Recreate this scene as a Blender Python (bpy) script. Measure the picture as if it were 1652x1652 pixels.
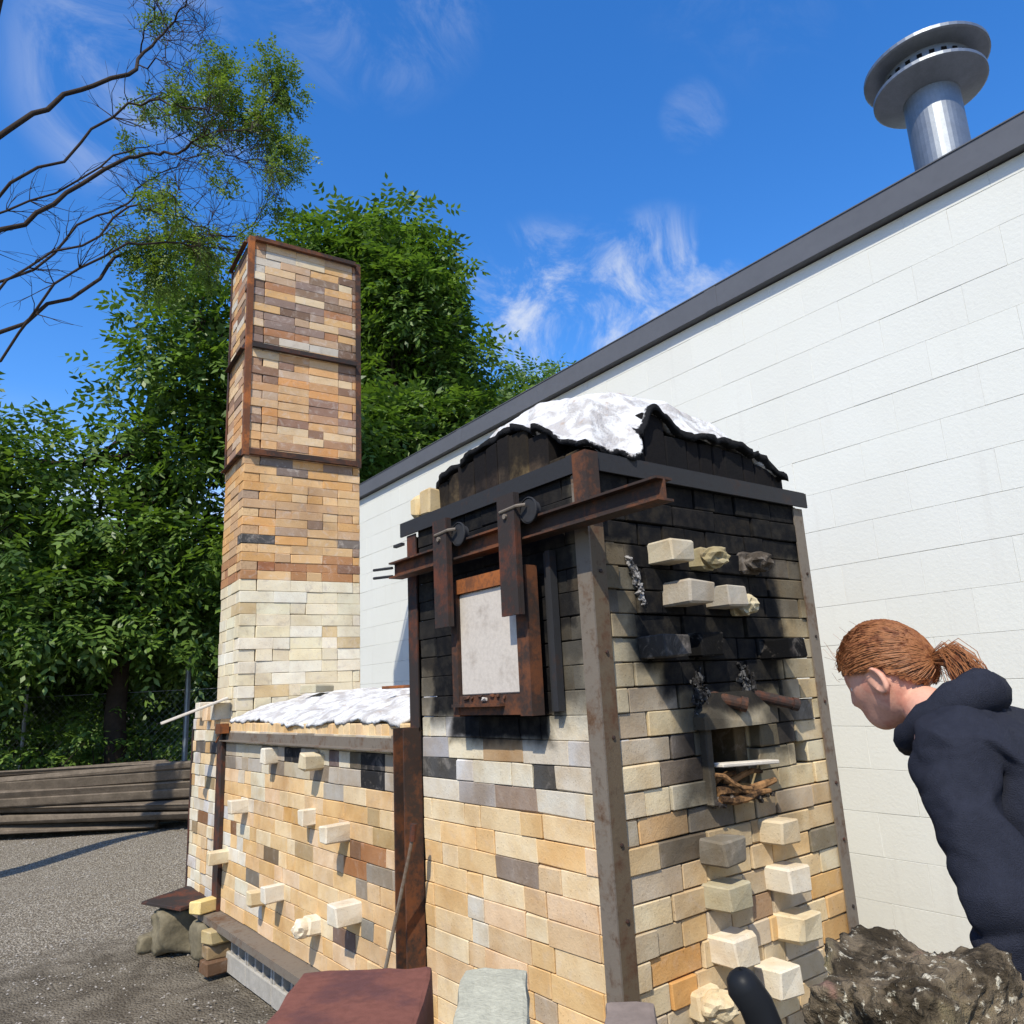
import bpy, bmesh, math, random
import numpy as np
from mathutils import Matrix, Vector, noise

for o in list(bpy.data.objects):
    bpy.data.objects.remove(o, do_unlink=True)
scene = bpy.context.scene
COL = scene.collection
rnd = random.Random(7)
nrs = np.random.RandomState(11)

# ------------------------------------------------------------------ camera
cam = bpy.data.cameras.new('camera')
cam_o = bpy.data.objects.new('camera', cam)
COL.objects.link(cam_o)
cam.sensor_width = 36.0
cam.lens = 36.0 * 1236.0 / 1652.0
cam.clip_start = 0.05
cam.clip_end = 900.0
YAW, PITCH, ROLL = math.radians(37.88), math.radians(13.11), math.radians(-2.89)
fw = Vector((math.sin(YAW) * math.cos(PITCH), math.cos(YAW) * math.cos(PITCH), math.sin(PITCH)))
rt = Vector((math.cos(YAW), -math.sin(YAW), 0))
up = rt.cross(fw)
rt2 = rt * math.cos(ROLL) + up * math.sin(ROLL)
up2 = up * math.cos(ROLL) - rt * math.sin(ROLL)
m3 = Matrix((rt2, up2, -fw)).transposed()
cam_o.matrix_world = Matrix.Translation((-1.641, -1.723, 1.5)) @ m3.to_4x4()
scene.camera = cam_o

# ------------------------------------------------------------------ light
SUN_DIR = Vector((0.54, 0.36, -0.76)).normalized()
elev = math.asin(-SUN_DIR.z)
azim = math.atan2(-SUN_DIR.x, -SUN_DIR.y)
world = bpy.data.worlds.new('World')
scene.world = world
world.use_nodes = True
wn = world.node_tree
bg = wn.nodes['Background']
sky = wn.nodes.new('ShaderNodeTexSky')
sky.sky_type = 'NISHITA'
sky.sun_disc = False
sky.sun_elevation = elev
sky.sun_rotation = azim
sky.air_density = 1.0
sky.dust_density = 0.3
sky.ozone_density = 3.0
hs = wn.nodes.new('ShaderNodeHueSaturation')
hs.inputs['Hue'].default_value = 0.508
hs.inputs['Saturation'].default_value = 1.33
hs.inputs['Value'].default_value = 2.6
wn.links.new(sky.outputs[0], hs.inputs['Color'])
tc = wn.nodes.new('ShaderNodeTexCoord')


def wmath(op, a, b=None, clamp=False):
    n = wn.nodes.new('ShaderNodeMath')
    n.operation = op
    n.use_clamp = clamp
    for i, v in enumerate((a, b)):
        if v is None:
            continue
        if isinstance(v, (int, float)):
            n.inputs[i].default_value = v
        else:
            wn.links.new(v, n.inputs[i])
    return n.outputs[0]


# thin wisps of cloud: stretched, warped noise over the sky direction
mp = wn.nodes.new('ShaderNodeMapping')
mp.inputs['Rotation'].default_value = (0.35, 0.5, 0.75)
mp.inputs['Scale'].default_value = (2.2, 4.4, 3.6)
wn.links.new(tc.outputs['Generated'], mp.inputs['Vector'])
n1 = wn.nodes.new('ShaderNodeTexNoise')
n1.inputs['Scale'].default_value = 2.6
n1.inputs['Detail'].default_value = 10
n1.inputs['Roughness'].default_value = 0.66
n1.inputs['Distortion'].default_value = 0.8
wn.links.new(mp.outputs[0], n1.inputs['Vector'])
wisp = wn.nodes.new('ShaderNodeMapRange')
wisp.interpolation_type = 'SMOOTHSTEP'
wisp.inputs['From Min'].default_value = 0.42
wisp.inputs['From Max'].default_value = 0.72
wn.links.new(n1.outputs['Fac'], wisp.inputs['Value'])
mask = None
for d, c0, c1, amt in (((0.585, 0.665, 0.455), 0.9915, 0.9992, 0.75), ((0.64, 0.615, 0.452), 0.992, 0.9992, 0.7), ((0.685, 0.56, 0.462), 0.993, 0.9994, 0.6), ((0.639, 0.448, 0.625), 0.9990, 0.9999, 0.16),
                       ((0.30, 0.585, 0.755), 0.987, 0.998, 0.22), ((0.128, 0.76, 0.637), 0.99, 0.998, 0.3),
                       ((0.60, 0.30, 0.74), 0.984, 0.998, 0.06), ((-0.5, 0.7, 0.5), 0.9, 0.99, 0.6),
                       ((0.8, -0.5, 0.4), 0.9, 0.99, 0.6), ((-0.6, -0.4, 0.6), 0.93, 0.995, 0.5)):
    vm = wn.nodes.new('ShaderNodeVectorMath')
    vm.operation = 'DOT_PRODUCT'
    wn.links.new(tc.outputs['Generated'], vm.inputs[0])
    vm.inputs[1].default_value = Vector(d).normalized()
    mr = wn.nodes.new('ShaderNodeMapRange')
    mr.interpolation_type = 'SMOOTHSTEP'
    mr.inputs['From Min'].default_value = c0
    mr.inputs['From Max'].default_value = c1
    mr.inputs['To Max'].default_value = amt
    wn.links.new(vm.outputs['Value'], mr.inputs['Value'])
    mask = mr.outputs[0] if mask is None else wmath('MAXIMUM', mask, mr.outputs[0])
cl = wmath('MULTIPLY', wisp.outputs[0], mask, True)
# low white cloud bank near the horizon, seen through the leaves
sx = wn.nodes.new('ShaderNodeSeparateXYZ')
wn.links.new(tc.outputs['Generated'], sx.inputs[0])
lowm = wn.nodes.new('ShaderNodeMapRange')
lowm.interpolation_type = 'SMOOTHSTEP'
lowm.inputs['From Min'].default_value = 0.36
lowm.inputs['From Max'].default_value = 0.14
wn.links.new(sx.outputs['Z'], lowm.inputs['Value'])
n2 = wn.nodes.new('ShaderNodeTexNoise')
n2.inputs['Scale'].default_value = 3.0
n2.inputs['Detail'].default_value = 6
wn.links.new(tc.outputs['Generated'], n2.inputs['Vector'])
low2 = wn.nodes.new('ShaderNodeMapRange')
low2.interpolation_type = 'SMOOTHSTEP'
low2.inputs['From Min'].default_value = 0.36
low2.inputs['From Max'].default_value = 0.58
wn.links.new(n2.outputs['Fac'], low2.inputs['Value'])
bank = wmath('MULTIPLY', lowm.outputs[0], low2.outputs[0], True)
cl = wmath('MAXIMUM', cl, bank, True)
mx = wn.nodes.new('ShaderNodeMix')
mx.data_type = 'RGBA'
wn.links.new(cl, mx.inputs['Factor'])
wn.links.new(hs.outputs[0], mx.inputs['A'])
mx.inputs['B'].default_value = (8.6, 9.0, 9.6, 1)
wn.links.new(mx.outputs['Result'], bg.inputs['Color'])
bg.inputs['Strength'].default_value = 0.085

sun = bpy.data.lights.new('sun', 'SUN')
sun.energy = 4.6
sun.angle = math.radians(0.53)
sun.color = (1.0, 0.94, 0.80)
sun_o = bpy.data.objects.new('sun', sun)
sun_o.rotation_euler = SUN_DIR.to_track_quat('-Z', 'Y').to_euler()
sun_o.location = (-6, -4, 10)
COL.objects.link(sun_o)

vs = scene.view_settings
vs.view_transform = 'Standard'
vs.look = 'None'
vs.exposure = 0.2
vs.gamma = 1.0
vs.use_curve_mapping = False
scene.cycles.max_bounces = 6
scene.cycles.transparent_max_bounces = 8


# ------------------------------------------------------------------ helpers
def lin(r, g, b, k=1.0):
    f = lambda c: ((c / 255 + 0.055) / 1.055) ** 2.4 if c > 10 else c / 255 / 12.92
    return (f(r) * k, f(g) * k, f(b) * k, 1.0)


WM = {}


def link(o, parent=None, world_m=None, color=None):
    w = world_m.copy() if world_m is not None else Matrix.Identity(4)
    COL.objects.link(o)
    if parent is not None:
        o.parent = parent
        o.matrix_basis = WM[parent.name].inverted() @ w
    else:
        o.matrix_basis = w
    WM[o.name] = w
    if color is not None:
        o.color = color
    return o


def tag(o, label=None, cat=None, group=None, kind=None):
    if label:
        o['label'] = label
    if cat:
        o['category'] = cat
    if group:
        o['group'] = group
    if kind:
        o['kind'] = kind
    return o


def thing(name, label, cat, loc=(0, 0, 0), rotz=0, group=None):
    o = bpy.data.objects.new(name, None)
    o.empty_display_size = 0.1
    link(o, None, Matrix.Translation(loc) @ Matrix.Rotation(rotz, 4, 'Z'))
    return tag(o, label, cat, group)


class MB:
    def __init__(s):
        s.v = []
        s.f = []
        s.smooth = False

    def add(s, vs_, fs_):
        b = len(s.v)
        s.v += [tuple(v) for v in vs_]
        s.f += [tuple(b + i for i in f) for f in fs_]
        return s

    def box(s, x0, x1, y0, y1, z0, z1, m=None):
        vs_ = [Vector((x, y, z)) for x in (x0, x1) for y in (y0, y1) for z in (z0, z1)]
        if m is not None:
            vs_ = [m @ v for v in vs_]
        return s.add(vs_, [(0, 1, 3, 2), (4, 6, 7, 5), (0, 4, 5, 1), (2, 3, 7, 6), (0, 2, 6, 4), (1, 5, 7, 3)])

    def cbox(s, c, size, m=None, ch=0.004, jit=0.0, chip=0.0):
        """chamfered box centred on c"""
        hx, hy, hz = (q / 2 for q in size)
        ch = min(ch, hx * .4, hy * .4, hz * .4)
        vs_ = []
        idx = {}
        for sx_ in (-1, 1):
            for sy_ in (-1, 1):
                for sz_ in (-1, 1):
                    j = Vector((rnd.uniform(-jit, jit), rnd.uniform(-jit, jit), rnd.uniform(-jit, jit)))
                    cc = ch * rnd.uniform(.6, 1.6)
                    if chip and rnd.random() < chip:
                        cc = min(ch * rnd.uniform(2, 3.6), min(hx, hy, hz) * .5)
                    for ax in range(3):
                        p = Vector((sx_ * (hx - (cc if ax != 0 else 0)), sy_ * (hy - (cc if ax != 1 else 0)),
                                    sz_ * (hz - (cc if ax != 2 else 0)))) + j + Vector(c)
                        idx[(sx_, sy_, sz_, ax)] = len(vs_)
                        vs_.append(m @ p if m is not None else p)
        fs_ = []
        for ax in range(3):
            o1, o2 = [a for a in range(3) if a != ax]
            for sg in (-1, 1):
                q = []
                for a, b in ((-1, -1), (1, -1), (1, 1), (-1, 1)):
                    k = [0, 0, 0]
                    k[ax] = sg
                    k[o1] = a
                    k[o2] = b
                    q.append(idx[(k[0], k[1], k[2], ax)])
                if (sg > 0) == (ax == 1):
                    q.reverse()
                fs_.append(tuple(q))
        for ax in range(3):
            o1, o2 = [a for a in range(3) if a != ax]
            for a in (-1, 1):
                for b in (-1, 1):
                    k0 = [0, 0, 0]
                    k1 = [0, 0, 0]
                    k0[ax] = -1
                    k1[ax] = 1
                    k0[o1] = k1[o1] = a
                    k0[o2] = k1[o2] = b
                    fs_.append((idx[(*k0, o1)], idx[(*k1, o1)], idx[(*k1, o2)], idx[(*k0, o2)]))
        for sx_ in (-1, 1):
            for sy_ in (-1, 1):
                for sz_ in (-1, 1):
                    fs_.append(tuple(idx[(sx_, sy_, sz_, ax)] for ax in range(3)))
        return s.add(vs_, fs_)

    def tube(s, pts, rad, n=8, cap=True):
        pts = [Vector(p) for p in pts]
        if isinstance(rad, (int, float)):
            rad = [rad] * len(pts)
        rings = []
        prev = None
        vs_ = []
        for i, p in enumerate(pts):
            t = (pts[min(i + 1, len(pts) - 1)] - pts[max(i - 1, 0)]).normalized()
            a = prev - t * prev.dot(t) if prev is not None else t.orthogonal()
            if a.length < 1e-6:
                a = t.orthogonal()
            a.normalize()
            prev = a
            b = t.cross(a)
            rings.append(len(vs_))
            for k in range(n):
                an = 2 * math.pi * k / n
                vs_.append(p + (a * math.cos(an) + b * math.sin(an)) * rad[i])
        fs_ = []
        for i in range(len(pts) - 1):
            for k in range(n):
                k2 = (k + 1) % n
                fs_.append((rings[i] + k, rings[i] + k2, rings[i + 1] + k2, rings[i + 1] + k))
        if cap:
            fs_.append(tuple(reversed(range(n))))
            fs_.append(tuple(rings[-1] + k for k in range(n)))
        return s.add(vs_, fs_)

    def lathe(s, prof, n=32, m=None, ring=False):
        vs_ = []
        for r, z in prof:
            for k in range(n):
                a = 2 * math.pi * k / n
                p = Vector((r * math.cos(a), r * math.sin(a), z))
                vs_.append(m @ p if m is not None else p)
        fs_ = []
        for i in range(len(prof) if ring else len(prof) - 1):
            i2 = (i + 1) % len(prof)
            for k in range(n):
                k2 = (k + 1) % n
                fs_.append((i * n + k, i * n + k2, i2 * n + k2, i2 * n + k))
        if not ring:
            fs_.append(tuple(reversed(range(n))))
            fs_.append(tuple((len(prof) - 1) * n + k for k in range(n)))
        return s.add(vs_, fs_)

    def mesh(s, name, mat, smooth=False):
        me = bpy.data.meshes.new(name)
        me.from_pydata(s.v, [], s.f)
        bm = bmesh.new()
        bm.from_mesh(me)
        bmesh.ops.recalc_face_normals(bm, faces=bm.faces)
        bm.to_mesh(me)
        bm.free()
        if smooth:
            me.polygons.foreach_set('use_smooth', [True] * len(me.polygons))
        me.materials.append(mat)
        return me

    def build(s, name, mat, parent=None, color=None, smooth=False, origin=None):
        """vertices are in world space; the object's origin is put at its middle"""
        a = np.array(s.v)
        c = Vector((a.min(0) + a.max(0)) / 2) if origin is None else Vector(origin)
        s.v = [tuple(Vector(v) - c) for v in s.v]
        o = bpy.data.objects.new(name, s.mesh(name, mat, smooth))
        return link(o, parent, Matrix.Translation(c), color)


# ------------------------------------------------------------------ materials
class NT:
    def __init__(s, name):
        s.m = bpy.data.materials.new(name)
        s.m.use_nodes = True
        s.t = s.m.node_tree
        s.b = s.t.nodes['Principled BSDF']
        s.b.inputs['Roughness'].default_value = 0.9
        s.b.inputs['Specular IOR Level'].default_value = 0.12

    def node(s, kind, **kw):
        n = s.t.nodes.new(kind)
        for k, v in kw.items():
            setattr(n, k, v)
        return n

    def put(s, sock, v):
        if isinstance(v, bpy.types.NodeSocket):
            s.t.links.new(v, sock)
        else:
            sock.default_value = v

    def math(s, op, a, b=0.0, clamp=False):
        n = s.node('ShaderNodeMath', operation=op, use_clamp=clamp)
        s.put(n.inputs[0], a)
        s.put(n.inputs[1], b)
        return n.outputs[0]

    def noise(s, scale, detail=4, rough=0.55, vec=None, dist=0.0):
        n = s.node('ShaderNodeTexNoise')
        n.inputs['Scale'].default_value = scale
        n.inputs['Detail'].default_value = detail
        n.inputs['Roughness'].default_value = rough
        n.inputs['Distortion'].default_value = dist
        if vec is not None:
            s.t.links.new(vec, n.inputs['Vector'])
        return n.outputs['Fac']

    def ramp(s, v, a, b, lo=0.0, hi=1.0, smooth=True):
        n = s.node('ShaderNodeMapRange', interpolation_type='SMOOTHSTEP' if smooth else 'LINEAR')
        s.put(n.inputs['Value'], v)
        n.inputs['From Min'].default_value = a
        n.inputs['From Max'].default_value = b
        n.inputs['To Min'].default_value = lo
        n.inputs['To Max'].default_value = hi
        return n.outputs[0]

    def mix(s, f, a, b, mode='MIX'):
        n = s.node('ShaderNodeMix', data_type='RGBA', blend_type=mode)
        s.put(n.inputs['Factor'], f)
        s.put(n.inputs['A'], a)
        s.put(n.inputs['B'], b)
        return n.outputs['Result']

    def objvec(s):
        """object coordinates shifted by a random amount per object"""
        tcn = s.node('ShaderNodeTexCoord')
        oi = s.node('ShaderNodeObjectInfo')
        va = s.node('ShaderNodeVectorMath', operation='ADD')
        vm_ = s.node('ShaderNodeVectorMath', operation='SCALE')
        s.t.links.new(tcn.outputs['Object'], va.inputs[0])
        cb = s.node('ShaderNodeCombineXYZ')
        for i in range(3):
            s.t.links.new(s.math('MULTIPLY', oi.outputs['Random'], (37.0, 91.0, 53.0)[i]), cb.inputs[i])
        s.t.links.new(cb.outputs[0], va.inputs[1])
        return va.outputs[0], oi

    def bump(s, h, strength, dist=0.01):
        n = s.node('ShaderNodeBump')
        n.inputs['Strength'].default_value = strength
        n.inputs['Distance'].default_value = dist
        s.t.links.new(h, n.inputs['Height'])
        s.t.links.new(n.outputs[0], s.b.inputs['Normal'])

    def pos(s):
        g = s.node('ShaderNodeNewGeometry')
        x = s.node('ShaderNodeSeparateXYZ')
        s.t.links.new(g.outputs['Position'], x.inputs[0])
        return g.outputs['Position'], x.outputs[0], x.outputs[1], x.outputs[2]

    def softbox(s, u, v, a, ha, b, hb, soft, nz, amp):
        du = s.math('SUBTRACT', s.math('ABSOLUTE', s.math('SUBTRACT', u, a)), ha)
        dv = s.math('SUBTRACT', s.math('ABSOLUTE', s.math('SUBTRACT', v, b)), hb)
        d = s.math('MAXIMUM', du, dv)
        d = s.math('ADD', d, s.math('MULTIPLY', s.math('SUBTRACT', nz, 0.5), amp))
        return s.ramp(d, 0.0, soft, 1.0, 0.0)


SOOT = (0.0065, 0.0065, 0.0075, 1)


def soot_fields(n, which):
    """soot stains on the firebox walls, laid out in metres on the walls themselves"""
    P, x, y, z = n.pos()
    nz = n.noise(7.0, 5, 0.6, P)
    nz2 = n.noise(26.0, 3, 0.6, P)
    nz = n.math('ADD', n.math('MULTIPLY', nz, 0.75), n.math('MULTIPLY', nz2, 0.25))
    out = None
    if 'L' in which:
        side = n.ramp(y, 0.012, 0.02)
        boxes = [(0.57, 0.36, 1.86, 0.42, 0.10, 0.10, 1.0), (0.53, 0.27, 1.60, 0.245, 0.06, 0.08, 1.0),
                 (0.60, 0.50, 2.00, 0.30, 0.14, 0.14, 0.985), (0.56, 0.46, 1.78, 0.26, 0.20, 0.2, 0.85),
                 (0.10, 0.20, 1.88, 0.28, 0.14, 0.12, 0.90), (0.93, 0.22, 1.86, 0.24, 0.16, 0.14, 0.96)]
        for a, ha, b, hb, so, am, w in boxes:
            k = n.math('MULTIPLY', n.math('MULTIPLY', n.softbox(y, z, a, ha, b, hb, so, nz, am), w), side)
            out = k if out is None else n.math('MAXIMUM', out, k)
    if 'F' in which:
        side = n.ramp(y, 0.045, 0.03)
        boxes = [(0.60, 0.56, 2.12, 0.14, 0.14, 0.14, 1.0), (0.57, 0.37, 1.86, 0.27, 0.15, 0.14, 1.0),
                 (0.60, 0.30, 1.60, 0.12, 0.10, 0.10, 1.0), (0.62, 0.19, 1.52, 0.10, 0.08, 0.10, 0.97),
                 (0.42, 0.05, 1.34, 0.18, 0.14, 0.14, 0.85), (0.84, 0.08, 1.40, 0.15, 0.12, 0.14, 0.85),
                 (0.60, 0.60, 2.02, 0.24, 0.2, 0.2, 0.8), (0.58, 0.44, 1.74, 0.24, 0.22, 0.2, 0.5),
                 (0.58, 0.24, 1.18, 0.12, 0.16, 0.2, 0.5)]
        for a, ha, b, hb, so, am, w in boxes:
            k = n.math('MULTIPLY', n.math('MULTIPLY', n.softbox(x, z, a, ha, b, hb, so, nz, am), w), side)
            out = k if out is None else n.math('MAXIMUM', out, k)
    return out


def brick_mat(name, soot='', stain=0.5, mottle=0.18):
    n = NT(name)
    v, oi = n.objvec()
    big = n.noise(9.0, 3, 0.55, v)
    fine = n.noise(70.0, 4, 0.6, v)
    speck = n.noise(160.0, 2, 0.5, v)
    base = n.mix(n.ramp(big, 0.35, 0.7, 0.0, stain), oi.outputs['Color'], (0.80, 0.66, 0.47, 1), 'MULTIPLY')
    ash = n.noise(16.0, 5, 0.65, v, 0.8)
    base = n.mix(n.ramp(ash, 0.50, 0.72, 0.0, mottle), base, (0.60, 0.53, 0.46, 1))
    base = n.mix(n.ramp(n.noise(13.0, 4, 0.6, v, 0.5), 0.55, 0.75, 0.0, mottle), base, (0.30, 0.24, 0.21, 1))
    base = n.mix(n.ramp(fine, 0.30, 0.75, 0.0, 0.5), base, (1.12, 1.08, 1.02, 1), 'MULTIPLY')
    base = n.mix(n.ramp(fine, 0.62, 0.8, 0.0, 0.45), base, (0.35, 0.26, 0.18, 1), 'MULTIPLY')
    base = n.mix(n.ramp(speck, 0.66, 0.74, 0.0, 0.55), base, (0.22, 0.16, 0.11, 1), 'MULTIPLY')
    wp = n.pos()[0]
    base = n.mix(n.ramp(n.noise(2.6, 5, 0.62, wp), 0.42, 0.72, 0.0, 0.42), base, (0.52, 0.42, 0.32, 1), 'MULTIPLY')
    if soot:
        k = soot_fields(n, soot)
        P2 = n.pos()[0]
        k = n.math('MULTIPLY', k, n.ramp(n.noise(18, 4, 0.6, P2), 0.30, 0.62, 0.972, 1.0))
        base = n.mix(k, base, SOOT)
    n.put(n.b.inputs['Base Color'], base)
    h = n.math('ADD', n.math('MULTIPLY', fine, 0.7), n.math('MULTIPLY', speck, 0.5))
    n.bump(h, 0.45, 0.004)
    return n.m


M_BRICK_FIRE = brick_mat('firebrick_sooty', 'LF')
M_BRICK = brick_mat('firebrick')
M_PLUG = brick_mat('plug_firebrick', stain=0.55, mottle=0.2)
M_BRICK_STACK = brick_mat('chimney_firebrick', stain=0.2, mottle=0.42)


def flat_mat(name, c, rough=0.9, var=0.25, scale=12.0, bump=0.25, metal=0.0, c2=None, thr=(0.45, 0.65), world_space=False):
    n = NT(name)
    if world_space:
        v = n.pos()[0]
    else:
        v, _ = n.objvec()
    a = n.noise(scale, 5, 0.6, v)
    f = n.noise(scale * 7, 3, 0.6, v)
    if c2 is not None:
        base = n.mix(n.ramp(a, thr[0], thr[1]), c, c2)
    else:
        base = n.mix(n.ramp(a, 0.3, 0.7, 0.0, var), c, (c[0] * .35, c[1] * .35, c[2] * .35, 1))
    base = n.mix(n.ramp(f, 0.35, 0.75, 0.0, var), base, (c[0] * .5, c[1] * .5, c[2] * .5, 1))
    n.put(n.b.inputs['Base Color'], base)
    n.b.inputs['Roughness'].default_value = rough
    n.b.inputs['Metallic'].default_value = metal
    n.bump(f, bump, 0.004)
    return n.m


def rust_mat(name, steel, rust, rust_amt, soot=''):
    n = NT(name)
    v = n.pos()[0]
    a = n.noise(6.0, 6, 0.65, v)
    f = n.noise(45.0, 4, 0.65, v)
    k = n.math('ADD', n.math('MULTIPLY', a, 0.7), n.math('MULTIPLY', f, 0.3))
    base = n.mix(n.ramp(k, 0.62 - 0.3 * rust_amt, 0.80 - 0.3 * rust_amt), steel, rust)
    base = n.mix(n.ramp(f, 0.5, 0.8, 0.0, 0.4), base, (rust[0] * .3, rust[1] * .28, rust[2] * .25, 1))
    if soot:
        base = n.mix(n.math('MULTIPLY', soot_fields(n, soot), 0.8), base, SOOT)
    n.put(n.b.inputs['Base Color'], base)
    n.b.inputs['Roughness'].default_value = 0.8
    n.b.inputs['Specular IOR Level'].default_value = 0.4
    n.bump(f, 0.35, 0.003)
    return n.m


M_RUST = rust_mat('rusty_steel', lin(50, 37, 30), lin(104, 60, 32), 0.6)
M_RUST_BRIGHT = rust_mat('orange_rust', lin(100, 60, 34), lin(158, 90, 38), 0.55)
M_STEEL = rust_mat('weathered_steel', lin(112, 102, 90), lin(92, 66, 44), 0.45)
M_STEEL_BROWN = rust_mat('brown_steel', lin(92, 78, 60), lin(84, 56, 36), 0.5)
M_STEEL_DARK = rust_mat('dark_rusted_steel', lin(44, 36, 32), lin(92, 48, 28), 0.55)
M_BLACK_STEEL = rust_mat('sooted_steel', lin(38, 38, 40), lin(62, 44, 34), 0.25)
M_CORE = flat_mat('dark_joint_fill', (0.085, 0.063, 0.043, 1), var=0.4)
M_JOINT = flat_mat('sandy_joint', (0.20, 0.15, 0.10, 1), var=0.4)
M_VOID = flat_mat('soot_and_shade', (0.012, 0.011, 0.010, 1), var=0.3)  # near-black for sooty linings, and for shade painted into openings
M_PANEL = flat_mat('pale_fibre_panel', lin(196, 186, 174), var=0.22, scale=9, c2=lin(166, 154, 142), thr=(0.5, 0.75))
M_GALV = flat_mat('galvanised_steel', lin(142, 146, 150), rough=0.5, var=0.2, metal=0.85, bump=0.05)
M_CMU = flat_mat('cinder_block', lin(172, 166, 156), var=0.3, scale=20, bump=0.5)
M_ROCKY = flat_mat('pale_concrete', lin(186, 182, 160), var=0.35, scale=16, bump=0.7)
M_REDBLOCK = flat_mat('iron_brown_brick', lin(122, 78, 66), rough=0.75, var=0.35, scale=9, bump=0.35, c2=lin(98, 66, 62))
M_GREYBLOCK = flat_mat('mauve_brick', lin(140, 125, 114), rough=0.7, var=0.3, scale=9)
M_BLACKGRIP = flat_mat('black_rubber', (0.012, 0.013, 0.015, 1), rough=0.45, var=0.1, bump=0.05)
M_BOARD = flat_mat('pale_board', lin(210, 200, 184), var=0.2, scale=9)
M_WOOD = flat_mat('weathered_wood', lin(116, 104, 90), var=0.6, scale=7, bump=0.6)
M_STICK = flat_mat('charred_stick', lin(150, 112, 74), var=0.5, scale=20, c2=lin(46, 34, 26), thr=(0.4, 0.6))
M_STONE = flat_mat('field_stone', lin(128, 118, 96), var=0.5, scale=7, bump=0.8)
M_FASCIA = flat_mat('grey_fascia_metal', lin(96, 98, 104), rough=0.5, var=0.12, scale=3, bump=0.05)
M_ROOF = flat_mat('flat_roof_membrane', lin(120, 120, 122), var=0.2, scale=2)


def wall_paint():
    n = NT('white_painted_block')
    P, x, y, z = n.pos()
    a = n.noise(1.3, 5, 0.6, P)
    f = n.noise(60.0, 4, 0.65, P)
    base = n.mix(n.ramp(a, 0.3, 0.75, 0.0, 0.5), (0.68, 0.675, 0.615, 1), (0.73, 0.73, 0.68, 1))
    base = n.mix(n.ramp(f, 0.66, 0.78, 0.0, 0.25), base, (0.45, 0.43, 0.39, 1))
    mpn = n.node('ShaderNodeMapping')
    mpn.inputs['Scale'].default_value = (5.0, 5.0, 0.35)
    n.t.links.new(P, mpn.inputs['Vector'])
    base = n.mix(n.ramp(n.noise(1.6, 6, 0.7, mpn.outputs[0]), 0.55, 0.80, 0.0, 0.35), base, (0.52, 0.49, 0.44, 1))
    oi = n.node('ShaderNodeObjectInfo')
    base = n.mix(n.ramp(oi.outputs['Random'], 0.0, 1.0, 0.0, 0.10, False), base, (0.50, 0.48, 0.44, 1))
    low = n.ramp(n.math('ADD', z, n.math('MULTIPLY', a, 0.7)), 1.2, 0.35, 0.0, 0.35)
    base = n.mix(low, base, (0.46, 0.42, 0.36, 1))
    n.put(n.b.inputs['Base Color'], base)
    n.b.inputs['Roughness'].default_value = 0.6
    n.bump(f, 0.35, 0.004)
    return n.m


M_WALL = wall_paint()


def blanket_mat():
    n = NT('ceramic_fibre_blanket')
    v, _ = n.objvec()
    at = n.node('ShaderNodeAttribute', attribute_name='char')
    f = n.noise(55, 4, 0.65, v)
    g = n.noise(11, 5, 0.65, v, 0.6)
    base = n.mix(n.ramp(g, 0.40, 0.64, 0.0, 0.8), (0.66, 0.65, 0.63, 1), (0.34, 0.31, 0.29, 1))
    base = n.mix(n.ramp(n.noise(19, 4, 0.6, v), 0.58, 0.72, 0.0, 0.5), base, (0.36, 0.24, 0.16, 1))
    k = n.math('ADD', at.outputs['Fac'], n.math('MULTIPLY', n.math('SUBTRACT', f, 0.5), 0.9))
    base = n.mix(n.ramp(k, 0.42, 0.62), base, (0.012, 0.012, 0.013, 1))
    n.put(n.b.inputs['Base Color'], base)
    n.b.inputs['Roughness'].default_value = 1.0
    n.bump(n.math('ADD', f, n.math('MULTIPLY', g, 2.0)), 0.7, 0.012)
    return n.m


M_BLANKET = blanket_mat()


def ground_mat():
    n = NT('dirt_and_gravel')
    P, x, y, z = n.pos()
    big = n.noise(0.55, 5, 0.6, P)
    mid = n.noise(4.0, 6, 0.65, P, 0.5)
    fine = n.noise(45.0, 4, 0.7, P)
    vor = n.node('ShaderNodeTexVoronoi')
    vor.inputs['Scale'].default_value = 70.0
    n.t.links.new(P, vor.inputs['Vector'])
    mud = n.mix(n.ramp(mid, 0.35, 0.68), lin(92, 84, 72), lin(126, 117, 102))
    mud = n.mix(n.ramp(fine, 0.5, 0.8, 0.0, 0.45), mud, lin(70, 62, 52))
    grav = n.mix(n.ramp(vor.outputs['Color'], 0.1, 0.9), lin(134, 122, 104), lin(200, 190, 172))
    grav = n.mix(n.ramp(vor.outputs['Distance'], 0.30, 0.55, 0.0, 0.7), grav, lin(84, 76, 66))
    far = n.ramp(n.math('ADD', y, n.math('MULTIPLY', mid, 1.6)), 4.6, 6.0)
    base = n.mix(far, mud, grav)
    leafy = n.ramp(n.math('ADD', y, n.math('MULTIPLY', big, 4.0)), 12.0, 14.5)
    base = n.mix(leafy, base, lin(60, 52, 34))
    n.put(n.b.inputs['Base Color'], base)
    n.bump(n.math('ADD', n.math('MULTIPLY', vor.outputs['Distance'], -1.0), fine), 0.8, 0.02)
    return n.m


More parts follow.
